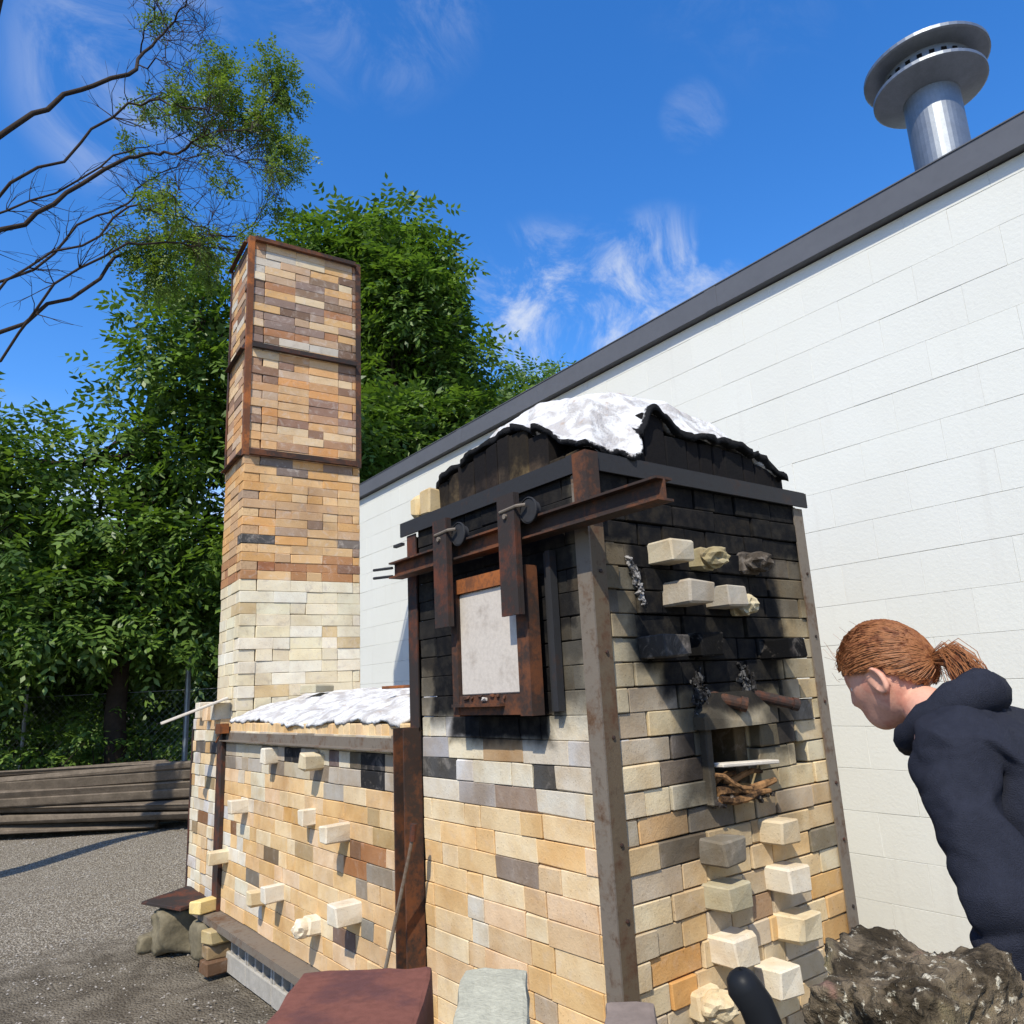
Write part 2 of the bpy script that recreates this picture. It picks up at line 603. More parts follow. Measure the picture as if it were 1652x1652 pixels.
def leaf_mat(name, c_lo, c_hi):
    n = NT(name)
    at = n.node('ShaderNodeAttribute', attribute_name='tone')
    base = n.mix(at.outputs['Fac'], c_lo, c_hi)
    n.t.nodes.remove(n.b)
    d = n.node('ShaderNodeBsdfDiffuse')
    t = n.node('ShaderNodeBsdfTranslucent')
    g = n.node('ShaderNodeBsdfGlossy')
    g.inputs['Roughness'].default_value = 0.45
    g.inputs['Color'].default_value = (0.5, 0.5, 0.5, 1)
    n.put(d.inputs['Color'], base)
    n.put(t.inputs['Color'], n.mix(1.0, base, (1.5, 1.6, 0.7, 1), 'MULTIPLY'))
    m1 = n.node('ShaderNodeMixShader')
    m1.inputs[0].default_value = 0.35
    m2 = n.node('ShaderNodeMixShader')
    m2.inputs[0].default_value = 0.05
    n.t.links.new(d.outputs[0], m1.inputs[1])
    n.t.links.new(t.outputs[0], m1.inputs[2])
    n.t.links.new(m1.outputs[0], m2.inputs[1])
    n.t.links.new(g.outputs[0], m2.inputs[2])
    n.t.links.new(m2.outputs[0], n.t.nodes['Material Output'].inputs['Surface'])
    return n.m


M_LEAF = leaf_mat('walnut_leaves', (0.036, 0.080, 0.014, 1), (0.165, 0.26, 0.045, 1))
M_LEAF_PALE = leaf_mat('pale_leaves', (0.07, 0.14, 0.035, 1), (0.17, 0.27, 0.07, 1))
M_LEAF_OLIVE = leaf_mat('locust_leaves', (0.07, 0.12, 0.022, 1), (0.20, 0.28, 0.05, 1))
M_BARK = flat_mat('dark_bark', lin(64, 54, 46), var=0.5, scale=9, bump=0.9)

# ================================================================== SETTING
# ground sheet, gently uneven near the camera
gm = MB()
xs = sorted(set([-400, -150, -60, -30, -18] + [round(-12 + .5 * i, 2) for i in range(61)] + [24, 40, 80, 160, 400]))
ys = sorted(set([-400, -150, -60, -25] + [round(-8 + .5 * i, 2) for i in range(69)] + [34, 50, 90, 180, 400]))
for yy in ys:
    for xx in xs:
        zz = 0.0
        if -10 < xx < 15 and -6 < yy < 24:
            zz = 0.05 * (noise.noise((xx * .6, yy * .6, 0)) + .4 * noise.noise((xx * 1.9, yy * 1.9, 5)))
            zz -= 0.03
        gm.v.append((xx, yy, zz))
nx = len(xs)
for j in range(len(ys) - 1):
    for i in range(nx - 1):
        gm.f.append((j * nx + i, j * nx + i + 1, (j + 1) * nx + i + 1, (j + 1) * nx + i))
g_o = gm.build('ground', ground_mat(), smooth=True, origin=(0, 0, 0))
tag(g_o, kind='structure')

# loose gravel
gv = MB()
for i in range(4200):
    yy = rnd.uniform(2.2, 11.5)
    xx = rnd.uniform(-2.6 + yy * .05, -0.02 + max(0, yy - 4.6) * .5)
    r = rnd.uniform(.003, .009) * (1 + yy * .05)
    q = Matrix.Translation((xx, yy, r * .3 + 0.02 * 0)) @ Matrix.Rotation(rnd.uniform(0, 6.3), 4, 'Z')
    zz = 0.05 * (noise.noise((xx * .6, yy * .6, 0)) + .4 * noise.noise((xx * 1.9, yy * 1.9, 5))) - 0.03
    vs_ = [Vector((math.cos(a) * r * rnd.uniform(.7, 1.3), math.sin(a) * r * rnd.uniform(.7, 1.2), 0)) for a in (0, 1.3, 2.5, 3.8, 5.1)]
    vs_ = [q @ v + Vector((0, 0, zz - r * .35)) for v in vs_] + [q @ Vector((rnd.uniform(-.3, .3) * r, 0, r * rnd.uniform(.4, .9))) + Vector((0, 0, zz - r * .3))]
    gv.add(vs_, [(k, (k + 1) % 5, 5) for k in range(5)])
M_GRAVEL = flat_mat('gravel', lin(165, 158, 148), var=0.6, scale=22, world_space=True)
tag(gv.build('gravel', M_GRAVEL), 'pale crushed gravel scattered over the yard', 'gravel', kind='stuff')

# ------------------------------------------------------------------ white block building
WT = math.radians(1.48)
bx_o = thing('block_building', 'white painted concrete block building with a grey metal roof edge', 'building', (2.205, 0, 0), -WT)
BM = WM[bx_o.name]
BH, BLEN = 0.2067, 0.4134
Y0W, Y1W = -3.31, 7.44
zg = 1.029 - 5 * BH
wm_ = MB().box(0.045, 0.19, Y0W + 0.01, Y1W - 0.01, -0.1, 3.80)
for q in range(len(wm_.v)):
    wm_.v[q] = tuple(BM @ Vector(wm_.v[q]))
wall_core = wm_.build('wall', M_WALL, bx_o)
block_cache = []
for k in range(6):
    block_cache.append(MB().cbox((0, 0, 0), (0.06, BLEN - 0.0004, BH - 0.0013), ch=0.001, jit=0.0003).mesh('block', M_WALL))
half_cache = MB().cbox((0, 0, 0), (0.06, BLEN / 2 - 0.0004, BH - 0.0013), ch=0.001).mesh('block', M_WALL)
stuff_b = MB()
nrow = int((3.80 - zg) / BH) + 1
for r in range(-1, nrow):
    z0 = zg + r * BH
    off = 0 if r % 2 else BLEN / 2
    yy = Y0W - off
    while yy < Y1W - 0.01:
        a, b = max(yy, Y0W), min(yy + BLEN, Y1W)
        yc, zc = (a + b) / 2, z0 + BH / 2
        xo = 0.03 + rnd.uniform(-0.001, 0.001)
        hidden = (zc < 1.1 and -0.1 < yc < 6.2 and yc > 0.7) or (1.1 <= zc < 2.3 and 0.9 < yc < 4.6) or (zc < 2.2 and yc < -1.4) or zc < 0
        top = z0 + BH > 3.80
        if hidden or top:
            mm = BM @ Matrix.Translation((xo, yc, min(zc, (z0 + 3.80) / 2)))
            stuff_b.cbox((0, 0, 0), (0.06, b - a - 0.0004, min(BH, 3.80 - z0) - 0.0013), mm, 0.001)
        else:
            full = abs((b - a) - BLEN) < 1e-3
            me = rnd.choice(block_cache) if full else half_cache
            o = bpy.data.objects.new('block', me)
            sc = 1.0 if full else (b - a - 0.0004) / (BLEN / 2 - 0.0004)
            link(o, wall_core, BM @ Matrix.Translation((xo, yc, zc)) @ Matrix.Diagonal((1, sc, 1, 1)))
        yy += BLEN
sb = stuff_b.build('block_courses', M_WALL, wall_core)
sb['kind'] = 'stuff'


def bm_part(mb, name, mat, parent, mtx):
    mb.v = [tuple(mtx @ Vector(v)) for v in mb.v]
    return mb.build(name, mat, parent)


bm_part(MB().box(0.19, 9.0, Y0W, Y0W + .2, -0.1, 3.8).box(0.19, 9.0, Y1W - .2, Y1W, -0.1, 3.8).box(8.8, 9.0, Y0W + .2, Y1W - .2, -.1, 3.8), 'side_wall', M_WALL, bx_o, BM)
bm_part(MB().box(-0.05, 9.1, Y0W - .05, Y1W + .06, 3.90, 3.94), 'roof', M_ROOF, bx_o, BM)
fas = bm_part(MB().box(-0.055, -0.035, Y0W - .06, Y1W + .07, 3.808, 3.955).box(-0.035, 0.025, Y0W - .06, Y1W + .07, 3.808, 3.815)
              .box(-0.06, 0.03, Y0W - .06, Y1W + .07, 3.9555, 3.962), 'fascia', M_FASCIA, bx_o, BM)
for yy in (-2.1, .95, 4.0):
    bm_part(MB().box(-0.0575, -0.0552, yy, yy + .09, 3.810, 3.953), 'fascia_joint', M_FASCIA, fas, BM)

# roof vent
VX, VY = -1.641 + .949 * 7.0, -1.723 + .315 * 7.0
vent = thing('roof_vent', 'round galvanised metal vent stack with a double disc cap on the roof', 'vent', (VX, VY, 3.95))
mt = Matrix.Translation((VX, VY, 0))
MB().lathe([(.225, 3.95), (.225, 6.45)], 40, mt).build('stack_pipe', M_GALV, vent, smooth=False)
MB().lathe([(.226, 5.4), (.236, 5.4), (.236, 5.45), (.226, 5.45)], 40, mt, True).build('seam_band', M_GALV, vent)
MB().lathe([(.226, 6.40), (.44, 6.47), (.455, 6.48), (.455, 6.51), (.44, 6.515), (.226, 6.46)], 48, mt, True).build('lower_disc', M_GALV, vent)
MB().lathe([(.36, 6.50), (.36, 6.66), (.345, 6.66), (.345, 6.50)], 48, mt, True).build('louvre_ring', M_GALV, vent)
MB().lathe([(.34, 6.655), (.49, 6.69), (.505, 6.70), (.505, 6.73), (.49, 6.735), (.06, 6.88)], 48, mt).build('cap_disc', M_GALV, vent)
for k in range(24):
    a = 2 * math.pi * k / 24
    MB().box(-.004, .004, -.02, .02, 6.59, 6.62, mt @ Matrix.Rotation(a, 4, 'Z') @ Matrix.Translation((.362, 0, 0))).build('slot', M_VOID, vent)  # near-black plates stand for the shade inside the vent openings

# ================================================================== KILN
_bc = {}


def brick_mesh(l, h, d, mat, ch=0.0022, jit=0.0014):
    key = (round(l, 3), round(h, 4), round(d, 3), mat.name)
    if key not in _bc:
        _bc[key] = [MB().cbox((0, 0, 0), (l, d, h), ch=ch, jit=jit, chip=.05).mesh('brick', mat) for _ in range(8)]
    return rnd.choice(_bc[key])


def jitter(c, k=0.06):
    s = 1 + rnd.uniform(-k, k)
    w = rnd.uniform(-.03, .03)
    return (min(c[0] * s * (1 + w), .95), min(c[1] * s, .95), min(c[2] * s * (1 - w), .95), 1)


def lay(parent, base, axis, plane, rows, mat, pick, skip=None, depth=.114, gap=.0035, proud=0.004, over=(), stuff=None, wob=0.005):
    """rows: (z0, height, [(u0, u1), ...]); one brick object for each piece"""
    for z0, h, segs in rows:
        for u0, u1 in segs:
            uc, zc = (u0 + u1) / 2, z0 + h / 2
            if skip and skip(u0, u1, z0, z0 + h):
                continue
            l = u1 - u0 - gap
            if l < .02:
                continue
            pr = proud + rnd.uniform(-wob, wob)
            if axis == 'L':
                m = Matrix.Translation((plane + depth / 2 - pr, uc, zc)) @ Matrix.Rotation(math.pi / 2 + rnd.gauss(0, .004), 4, 'Z')
            else:
                m = Matrix.Translation((uc, plane + depth / 2 - pr, zc)) @ Matrix.Rotation(rnd.gauss(0, .004), 4, 'Z')
            m = base @ m @ Matrix.Rotation(rnd.gauss(0, .004), 4, 'Y')
            c = pick(uc, zc)
            for ou, oz, oc in over:
                if u0 <= ou <= u1 and z0 <= oz <= z0 + h:
                    c = oc
            if stuff is not None and stuff[1](uc, zc):
                stuff[0].append((m, l, h - gap, depth, c))
                continue
            o = bpy.data.objects.new('brick', brick_mesh(round(l, 2), h - gap, depth, mat))
            link(o, parent, m, c)


def split(u0, u1, off, mix=(1, 0), L=.229):
    """split a run into stretchers and headers"""
    out = []
    u = u0
    first = True
    while u < u1 - .02:
        if first and off:
            l = off
        else:
            l = L if rnd.random() < mix[0] else L / 2
        first = False
        e = min(u + l, u1)
        if u1 - e < .05:
            e = u1
        out.append((u, e))
        u = e
    return out


def pal(*cs):
    return [lin(*c, .86) for c in cs]


P_ORANGE = pal((230, 196, 146), (226, 190, 138), (234, 206, 162), (224, 190, 144), (220, 190, 150), (230, 200, 164), (222, 184, 130), (234, 212, 174))
P_WHITE = pal((228, 220, 200), (220, 212, 196), (236, 228, 210), (206, 202, 198), (226, 216, 190), (214, 204, 186))
P_UPPER = pal((206, 194, 168), (196, 180, 152), (214, 204, 182), (180, 168, 148))
P_FRONT = pal((222, 206, 172), (212, 194, 160), (208, 192, 164), (226, 206, 166), (200, 186, 164), (216, 200, 176), (226, 214, 186))
P_FLOW = pal((220, 198, 158), (210, 188, 152), (226, 196, 148), (206, 188, 158), (200, 184, 160), (216, 192, 152), (224, 206, 170))
GREY = lin(156, 145, 130, .8)
DARK = lin(84, 83, 82, .8)
BLACK = lin(48, 48, 50, .8)
BROWN = lin(140, 104, 76, .8)
RED = lin(178, 128, 88, .8)
TAN = lin(196, 162, 116, .85)
HB = .0763
ZB = 1.11
I4 = Matrix.Identity(4)

# ---------------- firebox
FX, FYL = 1.19, 1.10
fire = thing('kiln_firebox', 'tall square brick kiln firebox blackened with soot around its small door', 'kiln', (0.6, .55, 0))
# walls behind the facing bricks (core keeps the joints dark); mouth is an open cavity
OX0, OX1, OZ0, OZ1 = .46, .735, 1.11, 1.345
lw = MB().box(.108, .20, .12, FYL, .02, 2.165).build('left_wall', M_CORE, fire)
fwm = MB()
fwm.box(.11, OX0, .1, .20, .02, 2.165).box(OX1, FX - .118, .1, .20, .02, 2.165)
fwm.box(OX0, OX1, .1, .20, .02, OZ0).box(OX0, OX1, .1, .20, OZ1, 2.165)
fw_o = fwm.build('front_wall', M_CORE, fire)
MB().box(FX - .115, FX - .002, .10, FYL, .02, 2.165).box(.20, FX - .115, FYL - .11, FYL - .001, .02, 2.165).build('back_wall', brick_mat('plain_brick_wall'), fire, lin(200, 180, 140, .8))
MB().box(OX0 - .02, OX0 - .002, .201, .75, OZ0 - .1, OZ1 + .1).box(OX1 + .002, OX1 + .02, .201, .75, OZ0 - .1, OZ1 + .1) \
    .box(OX0 - .02, OX1 + .02, .75, .77, OZ0 - .1, OZ1 + .1).box(OX0, OX1, .201, .749, OZ1 + .08, OZ1 + .1).box(OX0, OX1, .201, .749, OZ0 - .1, OZ0 - .08).build('mouth_lining', M_VOID, fire)

# left wall bricks
rows = []
for k in range(-13, 14):
    z0 = ZB + k * HB
    if k < 0:
        o = rnd.choice((0, .012, -.012, .02))
        st = 0.0 if k % 2 else .0
        us = [0.0, .065 + o * .5, .295 + o, .41 + o, .64 + o, .745 + o, .975 + o * .3, 1.04]
        segs = list(zip(us[:-1], us[1:]))
        if k in (-2, -3):
            segs = split(0, 1.04, .115 if k == -2 else .229, (.8, 0))
    elif k < 4:
        segs = split(0, 1.04, (.10, .229, .16, .06)[k], (.72, 0))
    else:
        segs = split(0, 1.04, (.229, .115)[k % 2], (.8, 0))
    rows.append((z0, HB, segs))


def pick_left(u, z):
    if z < ZB:
        return jitter(rnd.choice(P_ORANGE))
    if z < ZB + 4 * HB:
        return jitter(rnd.choice(P_WHITE))
    return jitter(rnd.choice(P_UPPER))


ovl = [(.972, 1.224, DARK), (.335, 1.235, BLACK), (.25, 1.235, DARK), (.594, 1.164, lin(178, 152, 128, .8)), (.451, 1.163, lin(160, 140, 124, .8)), (.69, 1.158, lin(176, 168, 162, .8)),
       (.96, 1.30, lin(176, 172, 172, .8)), (.60, 1.30, lin(190, 160, 124, .8)), (.35, .945, lin(150, 134, 120, .8)),
       (.70, .80, lin(214, 206, 190, .85)), (.70, .72, lin(222, 214, 196, .85)), (.37, .55, lin(196, 176, 150, .8)), (.12, .48, lin(150, 140, 132, .8)), (.2, .48, lin(206, 150, 104, .8))]
lay(lw, I4, 'L', 0.0, rows, M_BRICK_FIRE, pick_left, over=ovl, gap=.0018, wob=.0018,
    skip=lambda a, b, c, d: a > .34 and b < .74 and c > 1.46 and d < 1.86)

# front wall bricks
rows = []
for k in range(-13, 14):
    z0 = ZB + k * HB
    rows.append((z0, HB, split(.0, 1.175, (.15, .229, .06, .19, .115)[k % 5], (.55, 0))))
holes = [(.965, 1.045, 1.225)]


def skip_front(a, b, c, d):
    if a < OX1 - .03 and b > OX0 + .03 and d > OZ0 + .02 and c < OZ1 - .02:
        return True
    return any(a - .001 <= hx0 and b + .001 >= hx1 and b - a < hx1 - hx0 + .02 and c <= hz <= d for hx0, hx1, hz in holes)


rows2 = []
for z0, h, segs in rows:            # cut the courses at the mouth
    ns = []
    if z0 + h > OZ0 + .02 and z0 < OZ1 - .02:
        for a, b in segs:
            if b <= OX0 or a >= OX1:
                ns.append((a, b))
            else:
                if OX0 - a > .03:
                    ns.append((a, OX0))
                if b - OX1 > .03:
                    ns.append((OX1, b))
    else:
        ns = segs
    for hx0, hx1, hz in holes:      # a brick left out near the right post
        if z0 <= hz <= z0 + h:
            cut = []
            for a, b in ns:
                if b <= hx0 or a >= hx1:
                    cut.append((a, b))
                else:
                    if hx0 - a > .02:
                        cut.append((a, hx0))
                    if b - hx1 > .02:
                        cut.append((hx1, b))
            ns = cut + [(hx0, hx1)]
    rows2.append((z0, h, ns))


def pick_front(u, z):
    return jitter(rnd.choice(P_FLOW if z < 1.1 else P_FRONT), .12)


GF = lin(184, 172, 150, .8)
ovf = [(.197, 1.083, GF), (.09, 1.083, GF), (.402, 1.092, lin(206, 184, 150, .8)), (.272, 1.019, lin(138, 126, 108, .75)), (.191, 1.04, lin(216, 180, 134, .85)),
       (.15, .72, lin(184, 174, 158, .8)), (.284, .722, lin(146, 136, 120, .75)), (1.1, .769, lin(212, 172, 116, .85)), (1.08, .69, lin(214, 176, 124, .85)), (1.04, .616, lin(206, 168, 116, .85)),
       (.139, .656, lin(220, 172, 112, .85)), (.24, .616, lin(218, 168, 106, .85)), (1.028, .885, lin(138, 128, 108, .75)), (.391, 1.313, lin(128, 118, 108, .7)), (.42, 1.204, lin(150, 134, 116, .7)),
       (.95, 1.41, lin(132, 124, 112, .7)), (.95, 1.33, lin(140, 132, 122, .7)), (.497, 1.05, lin(160, 150, 132, .75)), (.56, 1.05, lin(168, 158, 142, .75)), (.64, .80, lin(176, 146, 116, .8))]
lay(fw_o, I4, 'F', 0.0, rows2, M_BRICK_FIRE, pick_front, skip=skip_front, over=ovf, gap=.0045, wob=.006)

# steel frame
cp_ = MB().box(-.012, -.006, -.012, .052, .03, 2.17).build('corner_post', M_STEEL, fire)
MB().box(-.006, .055, -.0118, -.006, .03, 2.17).build('flange', M_STEEL_BROWN, cp_)
MB().box(1.142, 1.205, -.014, -.008, .03, 2.17).box(1.199, 1.205, -.008, .05, .03, 2.17).build('right_post', M_STEEL, fire)
MB().box(-.014, -.008, 1.045, 1.11, 1.36, 2.17).box(-.014, .05, 1.11, 1.116, 1.36, 2.17).build('far_post', M_STEEL_DARK, fire)
MB().box(.002, .12, .0, 1.04, 2.1785, 2.2235).box(.125, 1.17, .002, .12, 2.1785, 2.2315).build('bearing_course', M_VOID, fire)
# top beams
MB().box(-.022, -.014, -.03, 1.16, 2.172, 2.232).box(-.014, .07, -.03, 1.16, 2.224, 2.232).build('top_beam', M_BLACK_STEEL, fire)
MB().box(-.0135, 1.222, -.031, -.023, 2.174, 2.234).box(-.0135, 1.222, -.023, .07, 2.2325, 2.2395).build('top_beam', M_BLACK_STEEL, fire)
MB().box(-.030, -.023, -.034, .022, 2.055, 2.232).box(-.030, .026, -.041, -.034, 2.055, 2.232).build('corner_plate', M_RUST, fire)
MB().box(-.04, -.0225, 1.12, 1.19, 2.13, 2.142).build('bracket_tab', M_BLACK_STEEL, fire)
# trolley rail (I section) running past the corner
rl = MB()
RXC = -.075
rl.box(RXC - .032, RXC + .032, -.39, 1.11, 2.040, 2.047).box(RXC - .032, RXC + .032, -.39, 1.11, 1.980, 1.987).box(RXC - .004, RXC + .004, -.39, 1.11, 1.987, 2.040)
rl.build('trolley_rail', M_RUST, fire)
MB().box(RXC + .036, -.015, -.02, .04, 2.0, 2.055).box(RXC + .036, -.015, 1.04, 1.09, 2.0, 2.055).build('rail_bracket', M_STEEL_DARK, fire)
for dz in (0, .035):
    MB().tube([(RXC - .02, 1.10, 2.025 - dz), (RXC - .05, 1.21, 2.03 - dz)], .006, 6).build('threaded_rod', M_BLACK_STEEL, fire)
MB().cbox((-.06, -.14, 2.052), (.03, .10, .008), ch=.002).build('white_clip', M_BOARD, fire)
# bolts on posts
for z in (.45, .62, .85, 1.05, 1.35, 1.6, 1.85):
    MB().lathe([(.006, 0), (.006, .004), (.003, .005)], 8, Matrix.Translation((.028, -.0125, z)) @ Matrix.Rotation(math.pi / 2, 4, 'X')).build('rivet', M_STEEL_DARK, fire)
    MB().lathe([(.006, 0), (.006, .004), (.003, .005)], 8, Matrix.Translation((1.178, -.0145, z + .05)) @ Matrix.Rotation(math.pi / 2, 4, 'X')).build('rivet', M_STEEL_DARK, fire)

# arch above the beams: soldier bricks round the edge and a sooty vault
arch = MB()


def interp(x, pts):
    if x <= pts[0][0]:
        return pts[0][1]
    for (a, za), (b, zb) in zip(pts, pts[1:]):
        if x <= b:
            t = (x - a) / (b - a)
            t = t * t * (3 - 2 * t)
            return za + (zb - za) * t
    return pts[-1][1]


LEFT_EDGE = [(.0, 2.29), (.10, 2.33), (.27, 2.415), (.42, 2.47), (.58, 2.455), (.78, 2.42), (.90, 2.395), (.98, 2.335), (1.05, 2.28)]
FRONT_EDGE = [(.0, 2.30), (.10, 2.275), (.20, 2.265), (.30, 2.37), (.385, 2.49), (.44, 2.455), (.52, 2.41), (.76, 2.415), (.98, 2.41), (1.06, 2.39), (1.13, 2.345), (1.17, 2.29)]
FAR_EDGE = [(.0, 2.33), (.5, 2.45), (1.17, 2.30)]


def blanket_z(x, y):
    u = min(max((x - .045) / 1.11, 0), 1)
    v = min(max((y - .02) / 1.02, 0), 1)
    f = interp(x, FRONT_EDGE)
    l = interp(y, LEFT_EDGE)
    r = 2.30 + .12 * math.sin(math.pi * v)
    k = interp(x, FAR_EDGE)
    we = [(1 - v) ** 3 / (v + .02), (1 - u) ** 3 / (u + .02), u ** 3 / (1.02 - u), v ** 3 / (1.02 - v)]
    tot = sum(we) + 1e-6
    z = (f * we[0] + l * we[1] + r * we[2] + k * we[3]) / tot
    dome = 2.30 + .37 * (math.sin(math.pi * (u * .9 + .05)) * math.sin(math.pi * (v * .9 + .05))) ** .42
    d = min(u, v, 1 - u, 1 - v)
    t = min(1, d / .17)
    t = t * t * (3 - 2 * t)
    return z * (1 - t) + max(dome, z) * t


def vault_z(x, y):
    return blanket_z(x, y) - .055


N = 18
for j in range(N + 1):
    for i in range(N + 1):
        x, y = .09 + 1.02 * i / N, .09 + .92 * j / N
        arch.v.append((x, y, vault_z(x, y) - .04))
for j in range(N):
    for i in range(N):
        arch.f.append((j * (N + 1) + i, j * (N + 1) + i + 1, (j + 1) * (N + 1) + i + 1, (j + 1) * (N + 1) + i))
av = arch.build('vault', M_VOID, fire, smooth=True)


def soot_arch_mat():
    n = NT('arch_firebrick')
    v, oi = n.objvec()
    P, x, y, z = n.pos()
    fine = n.noise(60, 4, .6, v)
    nz = n.noise(6, 5, .65, P)
    base = n.mix(n.ramp(fine, .4, .75, 0, .6), oi.outputs['Color'], (.4, .32, .25, 1), 'MULTIPLY')
    k = n.ramp(n.math('ADD', z, n.math('MULTIPLY', n.math('SUBTRACT', nz, .5), .5)), 2.12, 2.34, .62, 1.0)
    k = n.math('MAXIMUM', k, n.ramp(n.math('ADD', n.math('SUBTRACT', x, y), n.math('MULTIPLY', nz, .2)), .14, .3))
    base = n.mix(n.math('MULTIPLY', k, .97), base, SOOT)
    n.put(n.b.inputs['Base Color'], base)
    n.bump(fine, .5, .004)
    return n.m


M_ARCH = soot_arch_mat()
y = .06
while y < .98:
    w = .076 if rnd.random() < .75 else .115
    zt = vault_z(.055, min(max(y + w / 2, .08), .96)) + .03
    hh = max(.03, zt - 2.243 - .0) if y > .16 else .03
    MB().cbox((.09, y + w / 2, 2.241 + hh / 2), (.10, w - .003, hh), ch=.004, jit=.003).build('brick', M_ARCH, av, jitter(rnd.choice(pal((190, 160, 116), (150, 126, 100), (120, 100, 84), (206, 176, 124))), .15))
    y += w
x = .15
while x < 1.12:
    w = .076 if rnd.random() < .75 else .115
    zt = vault_z(min(max(x + w / 2, .10), 1.09), .035) + .03
    hh = max(.03, zt - 2.243 - .0)
    MB().cbox((x + w / 2, .09, 2.241 + hh / 2), (w - .003, .10, hh), ch=.004, jit=.003).build('brick', M_ARCH, av, jitter(rnd.choice(pal((120, 100, 84), (100, 90, 80))), .15))
    x += w


# ---------------- ceramic blankets
def sheet(name, label, fn, nu, nv, rag, charfn, thick=.022, seed=0):
    """a ragged felt sheet with thickness; fn(u, v) -> world point for u, v in 0..1"""
    me = bpy.data.meshes.new(name)
    vs_ = []
    ch = []
    for j in range(nv + 1):
        for i in range(nu + 1):
            u, v = i / nu, j / nv
            nu_ = noise.noise((u * 9 + seed, v * 9, 3.3))
            nv_ = noise.noise((u * 9, v * 9 + seed, 8.1))
            e = rag
            uu = min(max(u, 0), 1)
            # ragged rim: pull the rim in and out
            du = (.5 - u) * 2
            dv = (.5 - v) * 2
            r1 = noise.noise((v * 14 + seed, 1.7, 0)) + .6 * noise.noise((v * 41 + seed, 4.7, 0))
            r2 = noise.noise((u * 14 + seed, 9.7, 0)) + .6 * noise.noise((u * 41 + seed, 2.7, 0))
            uu = u + e * r1 * abs(du) ** 4
            vv = v + e * r2 * abs(dv) ** 4
            p = Vector(fn(uu, vv))
            p.z += .018 * noise.noise((p.x * 7, p.y * 7, seed)) + .008 * noise.noise((p.x * 22, p.y * 22, seed))
            vs_.append(p)
            ch.append(charfn(u, v))
    fs_ = [(j * (nu + 1) + i, j * (nu + 1) + i + 1, (j + 1) * (nu + 1) + i + 1, (j + 1) * (nu + 1) + i) for j in range(nv) for i in range(nu)]
    n0 = len(vs_)
    cen = sum(vs_, Vector()) / n0
    bot = []
    for k, p in enumerate(vs_):
        q = p - Vector((0, 0, thick * (1 + .5 * noise.noise(p * 15))))
        bot.append(q)
    fs_ += [tuple(n0 + i for i in reversed(f)) for f in list(fs_)]
    rim = [i for i in range(nu + 1)] + [j * (nu + 1) + nu for j in range(1, nv + 1)] + [nv * (nu + 1) + i for i in range(nu - 1, -1, -1)] + [j * (nu + 1) for j in range(nv - 1, 0, -1)]
    for a, b in zip(rim, rim[1:] + rim[:1]):
        fs_.append((a, n0 + a, n0 + b, b))
    allv = [tuple(p - cen) for p in vs_ + bot]
    me.from_pydata(allv, [], fs_)
    at = me.attributes.new('char', 'FLOAT', 'POINT')
    at.data.foreach_set('value', ch + [min(1.0, c + (.35 if c > .05 else 0)) for c in ch])
    me.materials.append(M_BLANKET)
    me.polygons.foreach_set('use_smooth', [True] * len(me.polygons))
    o = bpy.data.objects.new(name, me)
    link(o, None, Matrix.Translation(cen))
    return tag(o, label, 'insulation')


def top_fn(u, v):
    x = .035 + 1.13 * u
    y = .01 + 1.04 * v
    z = blanket_z(x, y)
    if v < .10 and .06 < u < .22:                  # a flap hanging over the corner
        z -= .05 * (1 - v / .10)
        y -= .03 * (1 - v / .10)
    if y < .14:
        z = max(z, 2.268)
    z += .014 * noise.noise((x * 13, y * 5, 2.0)) + .012 * abs(noise.noise((x * 9 + y * 14, y * 6, 7.0)))
    return (x, y, z)


def top_char(u, v):
    wv = .5 + .9 * noise.noise((u * 6, v * 6, 4.0))
    a = max(0, 1 - v / (.022 + .03 * max(0, wv))) * (1.0 if u > .22 else .45)
    b = max(0, 1 - u / (.020 + .03 * max(0, wv))) * (1.0 if v > .3 else .62)
    c = max(0, 1 - (1 - u) / .03) * .9
    return max(a, b, c)


sheet('fibre_blanket', 'torn white ceramic fibre blanket with charred edges domed over the firebox top', top_fn, 110, 100, .022, top_char, seed=2)


def low_fn(u, v):
    x = .0 + .95 * u
    y = 1.22 + 2.22 * v
    z = 1.395 + .16 * math.sin(math.pi * min(1, max(0, u * .62 + .0))) ** .8
    z += .012 * math.sin(v * 9) * (1 - u)
    return (x, y, z)


sheet('fibre_blanket', 'crumpled bright white fibre blanket spread over the low brick chamber', low_fn, 60, 120, .018,
      lambda u, v: .12 * max(0, 1 - u / .02), thick=.016, seed=6)

# ---------------- low chamber
cham = thing('kiln_chamber', 'long low kiln chamber of tan bricks with steel frame between firebox and chimney', 'kiln', (.45, 2.3, 0))
cw = MB().box(.108, .20, 1.05, 3.62, .27, 1.33).build('left_wall', M_CORE, cham)
MB().box(.20, .95, 1.105, 3.40, .27, 1.32).build('inner_fill', M_CORE, cham)
MB().box(.95, 1.05, 1.105, 3.40, .02, 1.35).build('right_wall', M_BRICK, cham, lin(206, 180, 136, .8))
rows = []
for k in range(-11, 3):
    z0 = ZB + k * HB
    rows.append((z0, HB, split(1.13, 3.52, (.229, .115, .17, .06)[k % 4], (.66, 0))))


def pick_ch(u, z):
    if z > ZB:
        return jitter(rnd.choice(pal((210, 200, 178), (188, 178, 164), (140, 130, 118), (222, 212, 190), (198, 186, 162), (176, 164, 146))))
    if u > 2.9:
        return jitter(rnd.choice(P_ORANGE + P_WHITE))
    return jitter(rnd.choice(P_ORANGE))


